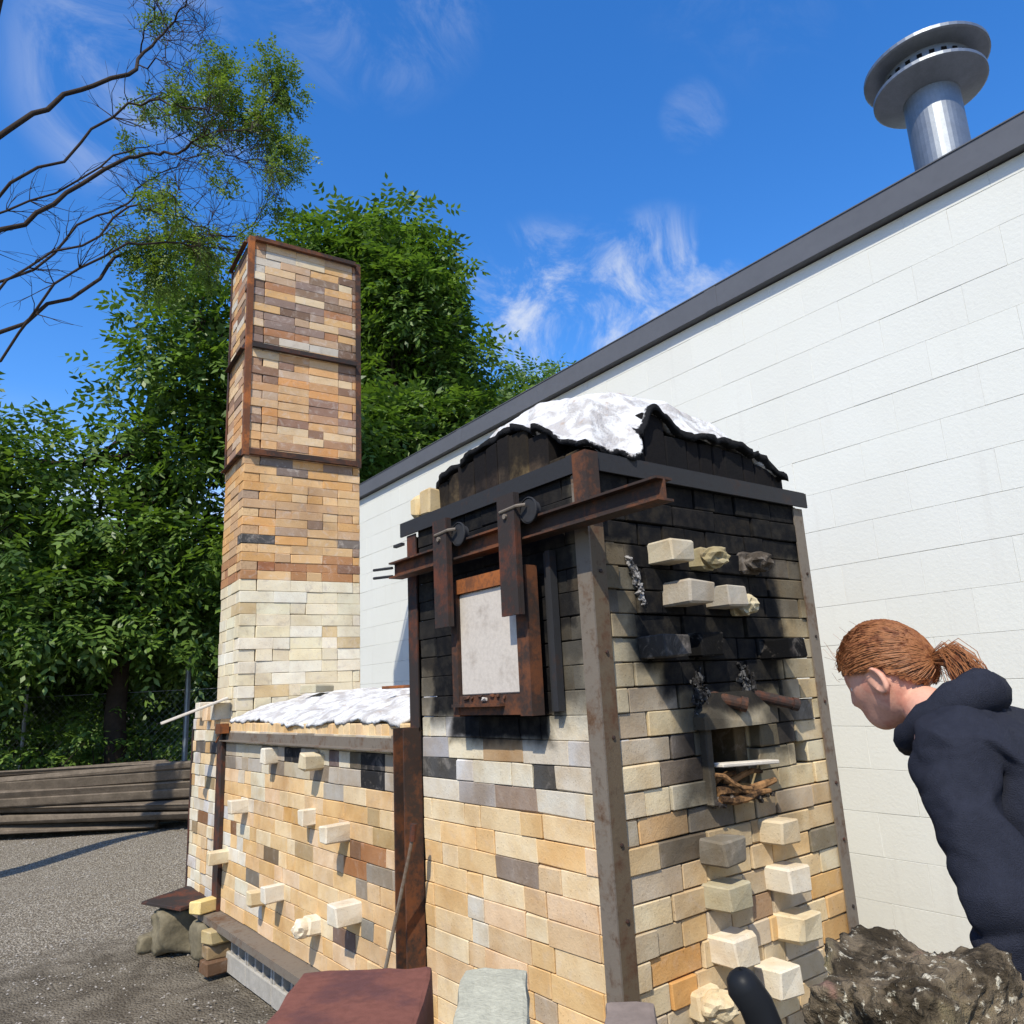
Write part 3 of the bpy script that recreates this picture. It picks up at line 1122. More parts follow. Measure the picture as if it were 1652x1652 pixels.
ovc = [(1.426, 1.224, BLACK), (1.46, 1.15, DARK), (1.53, 1.15, BLACK), (2.413, 1.205, BLACK), (2.37, 1.205, BLACK), (1.637, 1.19, lin(110, 104, 92, .8)), (1.834, 1.19, lin(120, 104, 100, .8)), (1.487, 1.003, lin(190, 164, 122, .8)),
       (1.639, .841, lin(140, 108, 84, .8)), (1.462, .806, RED), (1.55, .77, RED), (1.521, .736, GREY), (1.60, .72, GREY), (1.221, .803, lin(180, 166, 148, .8)), (2.885, .534, lin(130, 122, 110, .8)),
       (1.811, .485, lin(134, 112, 100, .8)), (1.495, .541, lin(150, 146, 136, .8)), (3.278, .737, BROWN), (2.655, .687, lin(130, 112, 90, .8)), (2.153, .742, lin(190, 166, 128, .8)),
       (1.269, .914, lin(196, 168, 122, .8)), (1.903, 1.106, lin(206, 198, 186, .8)), (1.86, 1.08, lin(186, 180, 170, .8)), (2.5, .95, lin(216, 170, 108, .85)), (2.3, .9, lin(214, 172, 112, .85))]
lay(cw, I4, 'L', 0.0, rows, M_BRICK, pick_ch, over=ovc, gap=.0019, wob=.002)
# springer bricks set on end above the angle iron
y = 1.14
while y < 3.44:
    w = .0635
    MB().cbox((.052, y + w / 2, 1.345), (.10, w - .004, .085), ch=.004, jit=.002).build('springer_brick', M_BRICK, cham, jitter(rnd.choice(P_ORANGE[:5])))
    y += w
# steel: top angle, posts, base rail
MB().box(-.008, .0, 1.135, 3.50, 1.277, 1.328).box(-.05, -.008, 1.135, 3.50, 1.277, 1.283).build('top_angle', M_STEEL, cham)
hp = MB()
hp.box(-.085, -.005, 1.125, 1.133, .12, 1.375).box(-.085, -.005, 1.045, 1.053, .12, 1.375).box(-.022, -.014, 1.053, 1.125, .12, 1.375)
hp.build('channel_post', M_RUST, cham)
hp = MB()
hp.box(-.03, -.006, 3.50, 3.508, .2, 1.38).box(-.03, -.022, 3.508, 3.60, .2, 1.38).box(-.03, -.006, 3.60, 3.608, .2, 1.38)
hp.build('end_post', M_STEEL_DARK, cham)
MB().box(-.10, .10, 1.14, 3.72, .258, .268).box(-.11, -.10, 1.14, 3.72, .228, .268).build('base_rail', M_STEEL, cham)
MB().box(-.07, -.012, 3.43, 3.52, 1.325, 1.385).build('corner_bracket', M_RUST_BRIGHT, cham)
MB().tube([(-.02, 3.44, 1.38), (-.055, 3.50, 1.30), (-.06, 3.53, 1.27)], .005, 6).build('tie_wire', M_RUST_BRIGHT, cham)
# foundation of cinder blocks on their sides, cores showing
yb = 1.35
while yb < 3.3:
    b = MB()
    b.cbox((.05, yb + .195, .055), (.19, .386, .108), ch=.006)
    for q in range(4):
        b.box(-.04, .14, yb + .004 + q * .1187, yb + .026 + q * .1187, .108, .205)
    b.box(.12, .14, yb + .02, yb + .37, .11, .205).box(-.042, .14, yb + .003, yb + .387, .205, .226)
    b.build('cinder_block', M_CMU, cham)
    yb += .39
MB().box(.17, .9, 1.15, 3.35, .0, .258).build('rubble_core', M_VOID, cham)

# ---------------- chimney base and chimney
CA = -math.radians(4.7)
chim = thing('kiln_chimney', 'tall square brick chimney, cream below and mottled orange above, in a rusty angle frame', 'chimney', (.05, 3.495, 0), CA)
CM = WM[chim.name]
CWD, CDP = .858, .555


def loc_build(mb, name, mat, parent, color=None, smooth=False):
    mb.v = [tuple(CM @ Vector(v)) for v in mb.v]
    return mb.build(name, mat, parent, color, smooth)


# base, wider than the shaft, on the rail at the far end
base_w = MB().box(.11, .80, 3.64, 4.28, .25, 1.36).build('base', M_CORE, chim)
rows = []
for k in range(-11, 4):
    rows.append((ZB + k * HB, HB, split(3.63, 4.27, (.115, .229)[k % 2], (.5, 0))))
lay(base_w, I4, 'L', .005, rows, M_BRICK, lambda u, z: jitter(rnd.choice(P_WHITE + P_ORANGE[2:5] + [TAN])), gap=.004, wob=.006,
    over=[(3.9, .80, BROWN), (3.8, 1.0, lin(170, 150, 116, .8)), (4.1, .7, lin(160, 140, 110, .8)), (3.75, 1.22, lin(90, 86, 84, .8)), (4.0, 1.2, lin(110, 104, 98, .8))])
MB().box(.0, .006, 4.275, 4.31, .2, 1.36).build('end_angle', M_STEEL_DARK, chim)
for (yy, zz, col_) in ((3.70, 1.46, P_WHITE[0]), (4.05, 1.47, P_WHITE[2]), (3.88, 1.455, P_ORANGE[5])):
    MB().cbox((.06, yy, zz), (.20, .10, .11), ch=.005, jit=.003).build('cap_brick', M_BRICK, chim, col_)
core = loc_build(MB().box(.108, CWD - .01, .108, CDP - .01, .9, 4.86), 'shaft', M_JOINT, chim)
Z_W0, Z_W1 = 1.30, 2.33
rows_f, rows_s = [], []
z = Z_W0
k = 0
nw = 13
hw = (Z_W1 - Z_W0) / nw
hu = (4.915 - Z_W1) / 41
zz = []
for i in range(nw):
    zz.append((Z_W0 + i * hw, hw, True))
for i in range(41):
    zz.append((Z_W1 + i * hu, hu, False))
for i, (z0, h, w_) in enumerate(zz):
    if i % 2:
        rows_f.append((z0, h, split(.0, CWD, rnd.choice((.229, .115)), (.85, 0))))
        rows_s.append((z0, h, split(.114, CDP, .229, (.8, 0))))
    else:
        rows_f.append((z0, h, split(.114, CWD, rnd.choice((.229, .229, .115)), (.85, 0))))
        rows_s.append((z0, h, split(0, CDP, rnd.choice((.229, .115)), (.8, 0))))
P_CW = pal((232, 222, 196), (226, 216, 188), (236, 228, 208), (230, 218, 186), (222, 210, 182), (234, 224, 192))
P_C1 = pal((222, 184, 136), (210, 174, 130), (216, 168, 112), (198, 162, 124), (222, 190, 148), (180, 152, 126), (212, 158, 102), (156, 134, 118))
P_C2 = pal((218, 172, 122), (214, 178, 136), (204, 158, 114), (184, 146, 116), (224, 194, 154), (158, 126, 108), (146, 116, 96), (216, 160, 106), (202, 174, 146))
P_C3 = pal((220, 190, 150), (198, 168, 138), (168, 142, 122), (146, 122, 102), (230, 208, 172), (216, 174, 122), (128, 104, 88), (206, 196, 180), (178, 130, 96), (150, 128, 116))


def pick_chim(u, z):
    if z < Z_W1:
        c = rnd.choice(P_CW) if rnd.random() < .97 else lin(212, 188, 146, .86)
        return jitter(c, .05)
    if z < Z_W1 + .16:
        return jitter(rnd.choice(P_C1[:4] + [lin(176, 128, 94, .8), lin(186, 138, 98, .8)]))
    if z < 3.22:
        return jitter(rnd.choice(P_C1[:5]) if rnd.random() < .8 else rnd.choice(P_C1))
    if z < 4.05:
        return jitter(rnd.choice(P_C2))
    return jitter(rnd.choice(P_C3))


stuffc = []
lay(core, CM, 'F', 0.0, rows_f, M_BRICK_STACK, pick_chim, gap=.002, wob=.0035, over=[(.1, Z_W1 + .31, DARK), (.72, Z_W1 + .3, lin(130, 120, 112, .8)), (.3, 3.15, lin(134, 120, 110, .8)), (.3, 3.1, lin(138, 122, 112, .8)), (.2, Z_W1 + .1, lin(166, 112, 80, .8)), (.8, Z_W1 + .1, lin(146, 112, 92, .8))])
lay(core, CM, 'L', 0.0, rows_s, M_BRICK_STACK, pick_chim, gap=.002, wob=.0035, stuff=(stuffc, lambda u, z: z > Z_W1))
sm = MB()
cols = []
for m, l, h, d, c in stuffc:
    n0 = len(sm.f)
    sm.cbox((0, 0, 0), (l, d, h), m, .003, .001)
    cols += [c] * (len(sm.f) - n0)


def attr_brick_mat():
    n = NT('chimney_side_brick')
    P = n.pos()[0]
    at = n.node('ShaderNodeAttribute', attribute_name='tint')
    f = n.noise(60, 4, .6, P)
    base = n.mix(n.ramp(f, .45, .8, 0, .6), at.outputs['Color'], (.4, .3, .22, 1), 'MULTIPLY')
    n.put(n.b.inputs['Base Color'], base)
    n.bump(f, .4, .004)
    return n.m


so_ = sm.build('side_bricks', attr_brick_mat(), core)
at = so_.data.attributes.new('tint', 'FLOAT_COLOR', 'FACE')
at.data.foreach_set('color', [v for c in cols for v in c])
so_['kind'] = 'stuff'
# far faces
rows = [(z0, h, [(0, CWD)]) for z0, h, _ in zz]
loc_build(MB().box(CWD - .0095, CWD, .0, CDP, 1.3, 4.9).box(.0, CWD - .01, CDP - .0095, CDP, 1.3, 4.9), 'far_faces', M_BRICK_STACK, chim, lin(190, 160, 120, .8))
# rusty angle frame
fr = MB()
T = .006
Z0F, Z1F = 3.215, 4.945
A_ = .042
for (cx, cy, sx_, sy_) in ((0, 0, 1, 1), (CWD, 0, -1, 1), (0, CDP, 1, -1), (CWD, CDP, -1, -1)):
    x0 = cx - sx_ * .012
    y0 = cy - sy_ * .012
    fr2 = MB()
    fr2.box(min(x0, x0 + sx_ * A_), max(x0, x0 + sx_ * A_), min(y0, y0 + sy_ * T), max(y0, y0 + sy_ * T), Z0F, Z1F)
    fr2.box(min(x0, x0 + sx_ * T), max(x0, x0 + sx_ * T), min(y0 + sy_ * T, y0 + sy_ * A_), max(y0 + sy_ * T, y0 + sy_ * A_), Z0F, Z1F)
    loc_build(fr2, 'frame_post', M_RUST_BRIGHT if (cx, cy) == (0, 0) else M_RUST, chim)
for zb, mt_ in ((Z0F, M_RUST), (4.035, M_STEEL_DARK), (Z1F - .04, M_RUST)):
    hh = .05
    loc_build(MB().box(.03, CWD - .03, -.016, -.0125, zb, zb + hh).box(.03, CWD - .03, -.045, -.0165, zb, zb + .005), 'frame_band', mt_, chim)
    loc_build(MB().box(-.016, -.0125, .03, CDP - .03, zb, zb + hh).box(-.045, -.0165, .03, CDP - .03, zb, zb + .005), 'frame_band', mt_, chim)
    loc_build(MB().box(CWD + .0125, CWD + .016, .03, CDP - .03, zb, zb + hh), 'frame_band', mt_, chim)
    loc_build(MB().box(.03, CWD - .03, CDP + .0125, CDP + .016, zb, zb + hh), 'frame_band', mt_, chim)

# ================================================================== LOOSE THINGS
# plug bricks standing out of the walls
def plug(axis, u, z, w, h, col_, label, prot=.105, shape=0, rot=0.0, dark=None):
    L = .20
    b = MB()
    if shape == 0:
        b.cbox((0, 0, 0), (w, L, h), ch=.005, jit=.005, chip=.12)
    else:                                   # a broken brick with a rough end
        b.cbox((0, .03, 0), (w, L - .06, h), ch=.008, jit=.008)
        bm = bmesh.new()
        bmesh.ops.create_icosphere(bm, subdivisions=3, radius=1)
        for v in bm.verts:
            n_ = noise.noise(v.co * 2.1 + Vector((u * 9, z * 9, 0)))
            v.co = Vector((v.co.x * w * .52, v.co.y * .05 - L / 2 + .045, v.co.z * h * .52)) * (1 + .22 * n_)
        b.add([v.co for v in bm.verts], [tuple(v.index for v in f.verts) for f in bm.faces])
        bm.free()
    if axis == 'F':
        m = Matrix.Translation((u, -prot + L / 2, z))
    else:
        m = Matrix.Translation((-prot + L / 2, u, z)) @ Matrix.Rotation(-math.pi / 2, 4, 'Z')
    m = m @ Matrix.Rotation(rot, 4, 'Y') @ Matrix.Rotation(rnd.uniform(-.05, .05), 4, 'Z')
    o = bpy.data.objects.new('plug_brick', b.mesh('plug_brick', M_PLUG))
    link(o, None, m, col_)
    return tag(o, label, 'brick', 'bricks pushed out of the kiln front' if axis == 'F' else 'bricks pushed out of the chamber side')


CREAM = lin(224, 210, 178, .86)
WHT = lin(230, 221, 202, .86)
F = 'F'
plug(F, .323, 1.923, .112, .074, lin(196, 186, 164, .85), 'clean tan plug brick in the top row of the sooty front, nearest the corner post')
plug(F, .518, 1.915, .095, .072, lin(176, 168, 136, .8), 'crumbling broken plug brick in the middle of the top row of the sooty front', shape=1, prot=.115)
plug(F, .795, 1.920, .105, .074, lin(86, 80, 74, .7), 'sooty plug brick with a pale patch at the right end of the top row', shape=1, prot=.10)
plug(F, .375, 1.786, .125, .074, lin(178, 168, 152, .8), 'dusty grey tan plug brick leading the second row of the sooty front', prot=.12)
plug(F, .595, 1.779, .11, .074, lin(190, 184, 172, .8), 'pale squared plug brick in the middle of the second row of the sooty front', prot=.10)
plug(F, .708, 1.758, .075, .072, lin(200, 190, 160, .85), 'small chipped pale plug brick ending the second row of the sooty front', shape=1, prot=.085)
plug(F, .245, 1.613, .125, .074, lin(70, 68, 66, .7), 'charcoal grey plug brick at the left of the blackened third row', prot=.11)
plug(F, .47, 1.622, .115, .08, lin(26, 25, 25, .6), 'soot black plug brick in the middle of the blackened third row', prot=.07)
plug(F, .862, 1.600, .105, .074, lin(22, 22, 24, .6), 'long soot black plug brick at the right of the blackened third row', prot=.13)
plug(F, .432, .979, .112, .078, lin(136, 130, 118, .8), 'dark grey plug brick below the firebox mouth, uppermost of its column')
plug(F, .429, .848, .112, .078, lin(190, 182, 154, .85), 'weathered buff plug brick between the dark grey one and the white one')
plug(F, .429, .702, .115, .082, WHT, 'clean white plug brick directly above the black handle grip')
plug(F, .742, .991, .11, .078, lin(214, 196, 164, .85), 'tan plug brick highest in the right hand column below the mouth', prot=.09)
plug(F, .751, .846, .11, .08, WHT, 'white plug brick second from the top in the right hand column')
plug(F, .775, .692, .11, .08, CREAM, 'cream plug brick just above the mossy stone')
plug(F, .634, .567, .11, .08, WHT, 'white plug brick half hidden behind the mossy stone')
plug(F, .322, .573, .11, .08, CREAM, 'lowest white plug brick left of the black handle grip', shape=1)
Lx = 'L'
plug(Lx, 1.728, .914, .064, .076, WHT, 'long white plug brick on the chamber above the brown stained bricks', prot=.125)
plug(Lx, 3.088, .913, .064, .076, WHT, 'white plug brick on the chamber close to its left steel post')
plug(Lx, 2.105, .944, .064, .076, WHT, 'stubby white plug brick near the middle of the chamber wall', prot=.07)
plug(Lx, 2.02, 1.21, .075, .076, CREAM, 'tilted cream plug brick just under the chamber steel angle', rot=.2)
plug(Lx, 2.632, 1.215, .064, .08, WHT, 'small white plug brick under the chamber steel angle at the left', prot=.08)
plug(Lx, 3.419, .596, .064, .076, CREAM, 'cream plug brick overlapping the left steel post of the chamber', prot=.12)
plug(Lx, 2.753, .473, .064, .076, CREAM, 'cream plug brick, left one of the touching pair low on the chamber', prot=.10)
plug(Lx, 2.498, .537, .064, .076, WHT, 'white plug brick, right one of the touching pair low on the chamber', prot=.11)
plug(Lx, 2.041, .463, .07, .085, WHT, 'broken white plug brick with a hollow end low on the chamber', shape=1, prot=.125)
plug(Lx, 1.624, .603, .085, .085, WHT, 'thick white plug brick at the lower right of the chamber', prot=.125)

# firebox mouth: lintel, shelf strip, burner pipes, embers
li = MB()
li.add([(.40, -.055, 1.345), (.76, -.055, 1.345), (.76, -.055, 1.40), (.70, -.03, 1.46), (.50, -.03, 1.46), (.40, -.055, 1.385),
        (.40, .09, 1.345), (.76, .09, 1.345), (.76, .09, 1.40), (.70, .09, 1.46), (.50, .09, 1.46), (.40, .09, 1.385)],
       [(0, 1, 2, 3, 4, 5), (11, 10, 9, 8, 7, 6), (0, 6, 7, 1), (1, 7, 8, 2), (2, 8, 9, 3), (3, 9, 10, 4), (4, 10, 11, 5), (5, 11, 6, 0)])
o = li.build('mouth_lintel', M_BRICK_FIRE, None, lin(190, 178, 152, .85))
tag(o, 'buff bevelled lintel block over the open firebox mouth', 'lintel')
o = MB().cbox((.445, .03, 1.225), (.028, .12, .24), ch=.004, jit=.003).build('mouth_jamb', M_BRICK_FIRE, None, lin(176, 166, 146, .8))
tag(o, 'thin buff slab standing at the left side of the firebox mouth', 'slab')
o = MB().cbox((.70, .16, 1.235), (.07, .24, .21), ch=.004, jit=.003).build('mouth_block', M_BRICK, None, lin(96, 84, 64, .7))  # colour darkened to put the shade inside the mouth on the block
tag(o, 'pale block, coloured dark for shade, standing inside the right of the firebox mouth', 'slab')
o = MB().cbox((.625, -.03, 1.222), (.31, .05, .013), Matrix.Translation((.625, -.03, 1.222)) @ Matrix.Rotation(.05, 4, 'Y') @ Matrix.Translation((-.625, .03, -1.222)), ch=.003).build('shelf_strip', M_BOARD)
tag(o, 'narrow white strip lying across the firebox mouth', 'strip')
for i, (xa, ya, za, xb, yb_, zb, r, lab) in enumerate((
        (.455, -.03, 1.20, .58, -.075, 1.145, .008, 'thin bent stick slanting from the mouth strip down to the ash'),
        (.47, -.02, 1.14, .74, -.055, 1.15, .016, 'thick pale split stick lying at the bottom of the mouth'),
        (.46, -.04, 1.118, .70, -.06, 1.125, .012, 'charred stick at the lip of the mouth under the pale one'),
        (.55, .02, 1.17, .72, -.02, 1.19, .010, 'charred twig poking up behind the sticks in the mouth'),
        (.48, .05, 1.15, .60, .0, 1.20, .012, 'dark twig leaning at the back left of the mouth'))):
    b = MB()
    pts = [Vector((xa, ya, za)).lerp(Vector((xb, yb_, zb)), t) + Vector((0, 0, .008 * math.sin(t * 7 + i))) for t in (0, .25, .5, .75, 1)]
    b.tube(pts, [r, r * 1.15, r, r * .9, r * .6], 7)
    tag(b.build('stick', M_STICK, smooth=False), lab, 'stick', 'sticks in the firebox mouth')
b = MB()
for i in range(160):
    c_ = Vector((rnd.uniform(.45, .74), rnd.uniform(-.05, .10), rnd.uniform(1.105, 1.135)))
    s_ = rnd.uniform(.006, .02)
    b.cbox(c_, (s_ * 1.6, s_, s_ * .7), Matrix.Translation(c_) @ Matrix.Rotation(rnd.uniform(0, 3), 4, rnd.choice('XYZ')) @ Matrix.Translation(-c_), ch=.002)
tag(b.build('embers', flat_mat('ash_and_char', lin(60, 54, 50), var=.6, scale=40, c2=lin(140, 126, 110))), 'heap of ash and charred crumbs at the bottom of the mouth', 'ash', kind='stuff')
for (x0, z0, x1, z1, r, lab) in ((.46, 1.475, .60, 1.415, .022, 'short orange rusted pipe stub above the left of the mouth'), (.72, 1.47, .90, 1.40, .020, 'dark rusted pipe stub above the right of the mouth')):
    m = M_RUST if x0 < .5 else M_STEEL_DARK
    p0, p1 = Vector((x0, .05, z0 - .01)), Vector((x1, -.075, z1))
    t_ = thing('burner_pipe', lab, 'pipe', p0)
    MB().tube([p0, p0.lerp(p1, .5), p1], r, 14).build('tube', m, t_)
    MB().tube([p1 - (p1 - p0).normalized() * .02, p1 + (p1 - p0).normalized() * .002], r * 1.16, 14).build('collar', m, t_)
    b = MB()
    for i in range(60):
        c_ = Vector((x0 - .015 + rnd.gauss(0, .018), -.010 + rnd.gauss(0, .007), z0 + .0 + rnd.gauss(0, .032)))
        s_ = rnd.uniform(.010, .026)
        b.cbox(c_, (s_ * .45, s_ * .4, s_ * 1.3), Matrix.Translation(c_) @ Matrix.Rotation(rnd.uniform(0, 3), 4, rnd.choice('XYZ')) @ Matrix.Translation(-c_), ch=.004, jit=.003)
    fp_ = b.build('fibre_packing', flat_mat('scorched_fibre', lin(96, 94, 92), var=.6, scale=30, c2=lin(30, 28, 28), thr=(.42, .52)), t_)
    fp_['kind'] = 'stuff'
b = MB()
for i in range(70):
    t = i / 69
    c_ = Vector((.165 + .05 * t + rnd.gauss(0, .007), -.010 + rnd.gauss(0, .003), 1.90 - .15 * t))
    s_ = rnd.uniform(.008, .020)
    b.cbox(c_, (s_ * .6, s_ * .5, s_ * 1.4), Matrix.Translation(c_) @ Matrix.Rotation(rnd.uniform(0, 3), 4, rnd.choice('XYZ')) @ Matrix.Translation(-c_), ch=.004, jit=.003)
tag(b.build('fibre_scrap', flat_mat('grey_fibre', lin(150, 146, 142), var=.5, scale=30, c2=lin(50, 48, 48), thr=(.5, .6))), 'ragged strip of grey fibre caught beside the top plug brick', 'fibre scrap')

# ---------------- hanging door
door = thing('hanging_door', 'pale grey panel door in a rusty frame hung on trolley wheels from the rail', 'door', (-.08, .45, 1.43))
DX = -.062
MB().cbox((DX, .452, 1.672), (.034, .352, .36), ch=.004).build('panel', M_PANEL, door)
MB().box(DX - .03, DX + .02, .63, .668, 1.42, 1.90).build('frame_side', M_RUST, door)
MB().box(DX - .03, DX + .02, .215, .276, 1.42, 1.90).build('frame_side', M_RUST, door)
MB().box(DX - .028, DX + .018, .277, .629, 1.853, 1.905).build('frame_head', M_RUST_BRIGHT, door)
MB().box(DX - .028, DX + .018, .277, .629, 1.424, 1.490).box(DX - .05, DX - .0285, .36, .65, 1.452, 1.462).build('frame_foot', M_RUST, door)
for i in range(7):
    MB().cbox((DX - .032, .35 + i * .038 + rnd.uniform(-.01, .01), 1.482 + rnd.uniform(-.006, .006)), (.008, rnd.uniform(.012, .03), rnd.uniform(.006, .012)), ch=.002, jit=.003).build('scale_flake', rnd.choice((M_STEEL_DARK, M_RUST, M_PANEL)), door)
MB().box(-.040, -.012, .150, .172, 1.43, 1.94).box(-.02, -.012, .172, .205, 1.43, 1.94).build('gap_shade_strip', M_BLACK_STEEL, door)  # black strip standing in for the shaded gap beside the door
for yc in (.652, .24):
    MB().box(-.142, -.132, yc - .046, yc + .046, 1.735, 2.135).box(-.131, -.118, yc - .046, yc - .038, 1.735, 2.135).build('hanger_arm', M_STEEL_DARK, door)
    wy = yc - .088
    wm2 = Matrix.Translation((-.098, wy, 2.066)) @ Matrix.Rotation(math.pi / 2, 4, 'Y') @ Matrix.Scale(.8, 4)
    w_ = MB().lathe([(.048, -.022), (.052, -.018), (.052, -.012), (.040, -.008), (.040, .012), (.030, .016), (.012, .017)], 28, wm2).build('wheel', M_BLACK_STEEL, door)
    MB().lathe([(.0515, -.026), (.0555, -.024), (.0555, -.020), (.0515, -.018)], 28, wm2, True).build('rim', M_BLACK_STEEL, w_)
    MB().tube([(-.142, yc + .03, 2.08), (-.142, yc - .06, 2.084), (-.125, wy, 2.084)], .006, 8).build('axle', M_STEEL, w_)
    MB().tube([(-.150, yc, 2.06), (-.126, yc, 2.06)], .009, 8).build('bolt', M_STEEL, door)

# bricks on the far end of the top beam
for i, (yy, c_, h_, lab) in enumerate(((1.06, lin(214, 190, 144, .85), .105, 'rounded tan brick end on the far corner of the top beam'), (.965, lin(206, 184, 142, .85), .11, 'tan brick on the top beam beside the charred blanket'))):
    tag(MB().cbox((.04, yy, 2.234 + h_ / 2), (.11, .075, h_), ch=.018 if i == 0 else .008, jit=.003).build('loose_brick', M_BRICK, None, c_), lab, 'brick')
# fibre and brick lying on the low chamber
tag(MB().cbox((.42, 3.05, 1.575), (.22, .115, .05), Matrix.Translation((.42, 3.05, 1.575)) @ Matrix.Rotation(.6, 4, 'Z') @ Matrix.Translation((-.42, -3.05, -1.575)), ch=.006, jit=.004).build('loose_brick', M_BRICK, None, lin(190, 184, 160, .85)), 'grey buff brick lying on the white blanket at the foot of the chimney', 'brick')
tag(MB().cbox((.30, 1.55, 1.545), (.05, .42, .014), Matrix.Translation((.30, 1.55, 1.545)) @ Matrix.Rotation(.5, 4, 'Z') @ Matrix.Translation((-.30, -1.55, -1.545)), ch=.003).build('rusty_strip', M_RUST_BRIGHT), 'orange rusty steel strip lying on the white blanket beside the firebox', 'strip')

# board sticking out from the chimney base
A = Vector((.03, 3.60, 1.545))
B = Vector((-.36, 3.70, 1.405))
d_ = (B - A)
mB = Matrix.Translation((A + B) / 2) @ d_.to_track_quat('X', 'Z').to_matrix().to_4x4()
tag(MB().cbox((0, 0, 0), (d_.length, .10, .018), mB, ch=.003, jit=.002).build('board', M_BOARD), 'pale thin board sticking out from the foot of the chimney', 'board')

# rod leaning on the post, silver tube
t_ = thing('fire_poker', 'long thin grey steel poker leaning against the rusty channel post', 'poker', (-.16, 1.10, .42))
MB().tube([(-.22, 1.13, .20), (-.12, .955, .93), (-.11, .94, 1.0)], .007, 8).build('shaft', M_STEEL, t_)
MB().tube([(-.112, .943, .975), (-.109, .937, 1.035)], .013, 10).build('tip', M_STEEL_DARK, t_)

# ---------------- bricks and rubble at the far foot of the chamber
stk = [(-.06, 3.28, .155, 0.15, 'upper tan brick of the little stack under the end of the base rail', (196, 176, 130)),
       (-.05, 3.30, .075, -.05, 'brown brick in the middle of the stack under the end of the base rail', (150, 128, 96)),
       (-.07, 3.27, .0, .1, 'lowest muddy brick of the stack under the end of the base rail', (116, 90, 70))]
for xx, yy, z_, rz, lab, c_ in stk:
    tag(MB().cbox((xx, yy, z_ + .038), (.20, .115, .074), Matrix.Translation((xx, yy, 0)) @ Matrix.Rotation(rz, 4, 'Z') @ Matrix.Translation((-xx, -yy, 0)), ch=.007, jit=.005).build('loose_brick', M_BRICK, None, lin(*c_, .8)), lab, 'brick', 'bricks stacked under the base rail')
tag(MB().cbox((-.075, 3.545, .31), (.18, .10, .075), Matrix.Translation((-.075, 3.545, 0)) @ Matrix.Rotation(.35, 4, 'Z') @ Matrix.Translation((.075, -3.545, 0)), ch=.006, jit=.004).build('loose_brick', M_BRICK, None, lin(230, 206, 140, .9)), 'yellow brick resting on the end of the base rail', 'brick')
tag(MB().cbox((-.10, 3.95, .285), (.34, .42, .02), Matrix.Translation((-.10, 3.95, .285)) @ Matrix.Rotation(.35, 4, 'Z') @ Matrix.Rotation(-.05, 4, 'Y') @ Matrix.Translation((.10, -3.95, -.285)), ch=.003, jit=.003).build('steel_plate', M_STEEL_DARK), 'dark flat steel plate lying on the stone at the far end', 'plate')


def rock(name, c, size, seed, mat, sub=4, amp=.35, freq=1.6):
    bm = bmesh.new()
    bmesh.ops.create_icosphere(bm, subdivisions=sub, radius=1)
    b = MB()
    for v in bm.verts:
        p = v.co.copy()
        n_ = noise.fractal(p * freq + Vector((seed, seed * 2.1, 0)), 0.9, 2.1, 5)
        n2_ = noise.fractal(p * freq * 5 + Vector((seed, 3, 1)), 0.8, 2.0, 4)
        q = Vector((max(-.82, min(.82, p.x * 1.15)), max(-.82, min(.82, p.y * 1.15)), max(-.78, min(.78, p.z * 1.15))))
        q *= 1 + amp * n_ + amp * .3 * n2_
        b.v.append((c[0] + q.x * size[0], c[1] + q.y * size[1], c[2] + q.z * size[2]))
    b.f = [tuple(v.index for v in f.verts) for f in bm.faces]
    bm.free()
    return b.build(name, mat, smooth=True)


tag(rock('stone', (-.10, 3.95, .12), (.20, .16, .16), 3, M_STONE, 4, .16), 'rough tan stone propping the dark steel plate', 'stone')
tag(rock('stone', (-.26, 4.10, .03), (.09, .07, .06), 9, M_STONE, 3, .2), 'small grey stone on the ground left of the propping stone', 'stone')
tag(rock('stone', (-.04, 3.55, .12), (.13, .12, .13), 5, M_STONE, 3, .12), 'dark stone under the corner of the chamber', 'stone')

# ---------------- blocks standing in front of the camera on short piers
CX, CY, CZ = -1.641, -1.723, 1.5


def fore_block(name, label, corners, thick, mat, jit=.004):
    """a block from its four top corners (world), extruded down"""
    top = [Vector(c) for c in corners]
    bt = [c - Vector((0, 0, thick)) for c in top]
    b = MB()
    vs_ = [v for v in top] + [v for v in bt]
    me = bpy.data.meshes.new(name)
    cen = sum(vs_, Vector()) / 8
    me.from_pydata([tuple(v - cen) for v in vs_], [], [(0, 1, 2, 3), (7, 6, 5, 4), (0, 4, 5, 1), (1, 5, 6, 2), (2, 6, 7, 3), (3, 7, 4, 0)])
    bm = bmesh.new()
    bm.from_mesh(me)
    bmesh.ops.recalc_face_normals(bm, faces=bm.faces)
    bmesh.ops.bevel(bm, geom=bm.edges[:], offset=.009, segments=2, affect='EDGES', profile=.6)
    bmesh.ops.triangulate(bm, faces=[f for f in bm.faces if len(f.verts) > 4])
    bmesh.ops.subdivide_edges(bm, edges=[e for e in bm.edges if e.calc_length() > .03], cuts=5, use_grid_fill=True)
    for v in bm.verts:
        v.co += Vector((noise.noise(v.co * 30), noise.noise(v.co * 30 + Vector((5, 0, 0))), noise.noise(v.co * 30 + Vector((0, 7, 0))))) * jit
    bm.to_mesh(me)
    bm.free()
    me.materials.append(mat)
    o = bpy.data.objects.new(name, me)
    link(o, None, Matrix.Translation(cen))
    return tag(o, label, 'block')


def rect(cx, cy, w, d, rz, z):
    out = []
    for a, b in ((-1, -1), (1, -1), (1, 1), (-1, 1)):
        v = Matrix.Rotation(rz, 3, 'Z') @ Vector((a * w / 2, b * d / 2, 0))
        out.append((cx + v.x, cy + v.y, z))
    return out


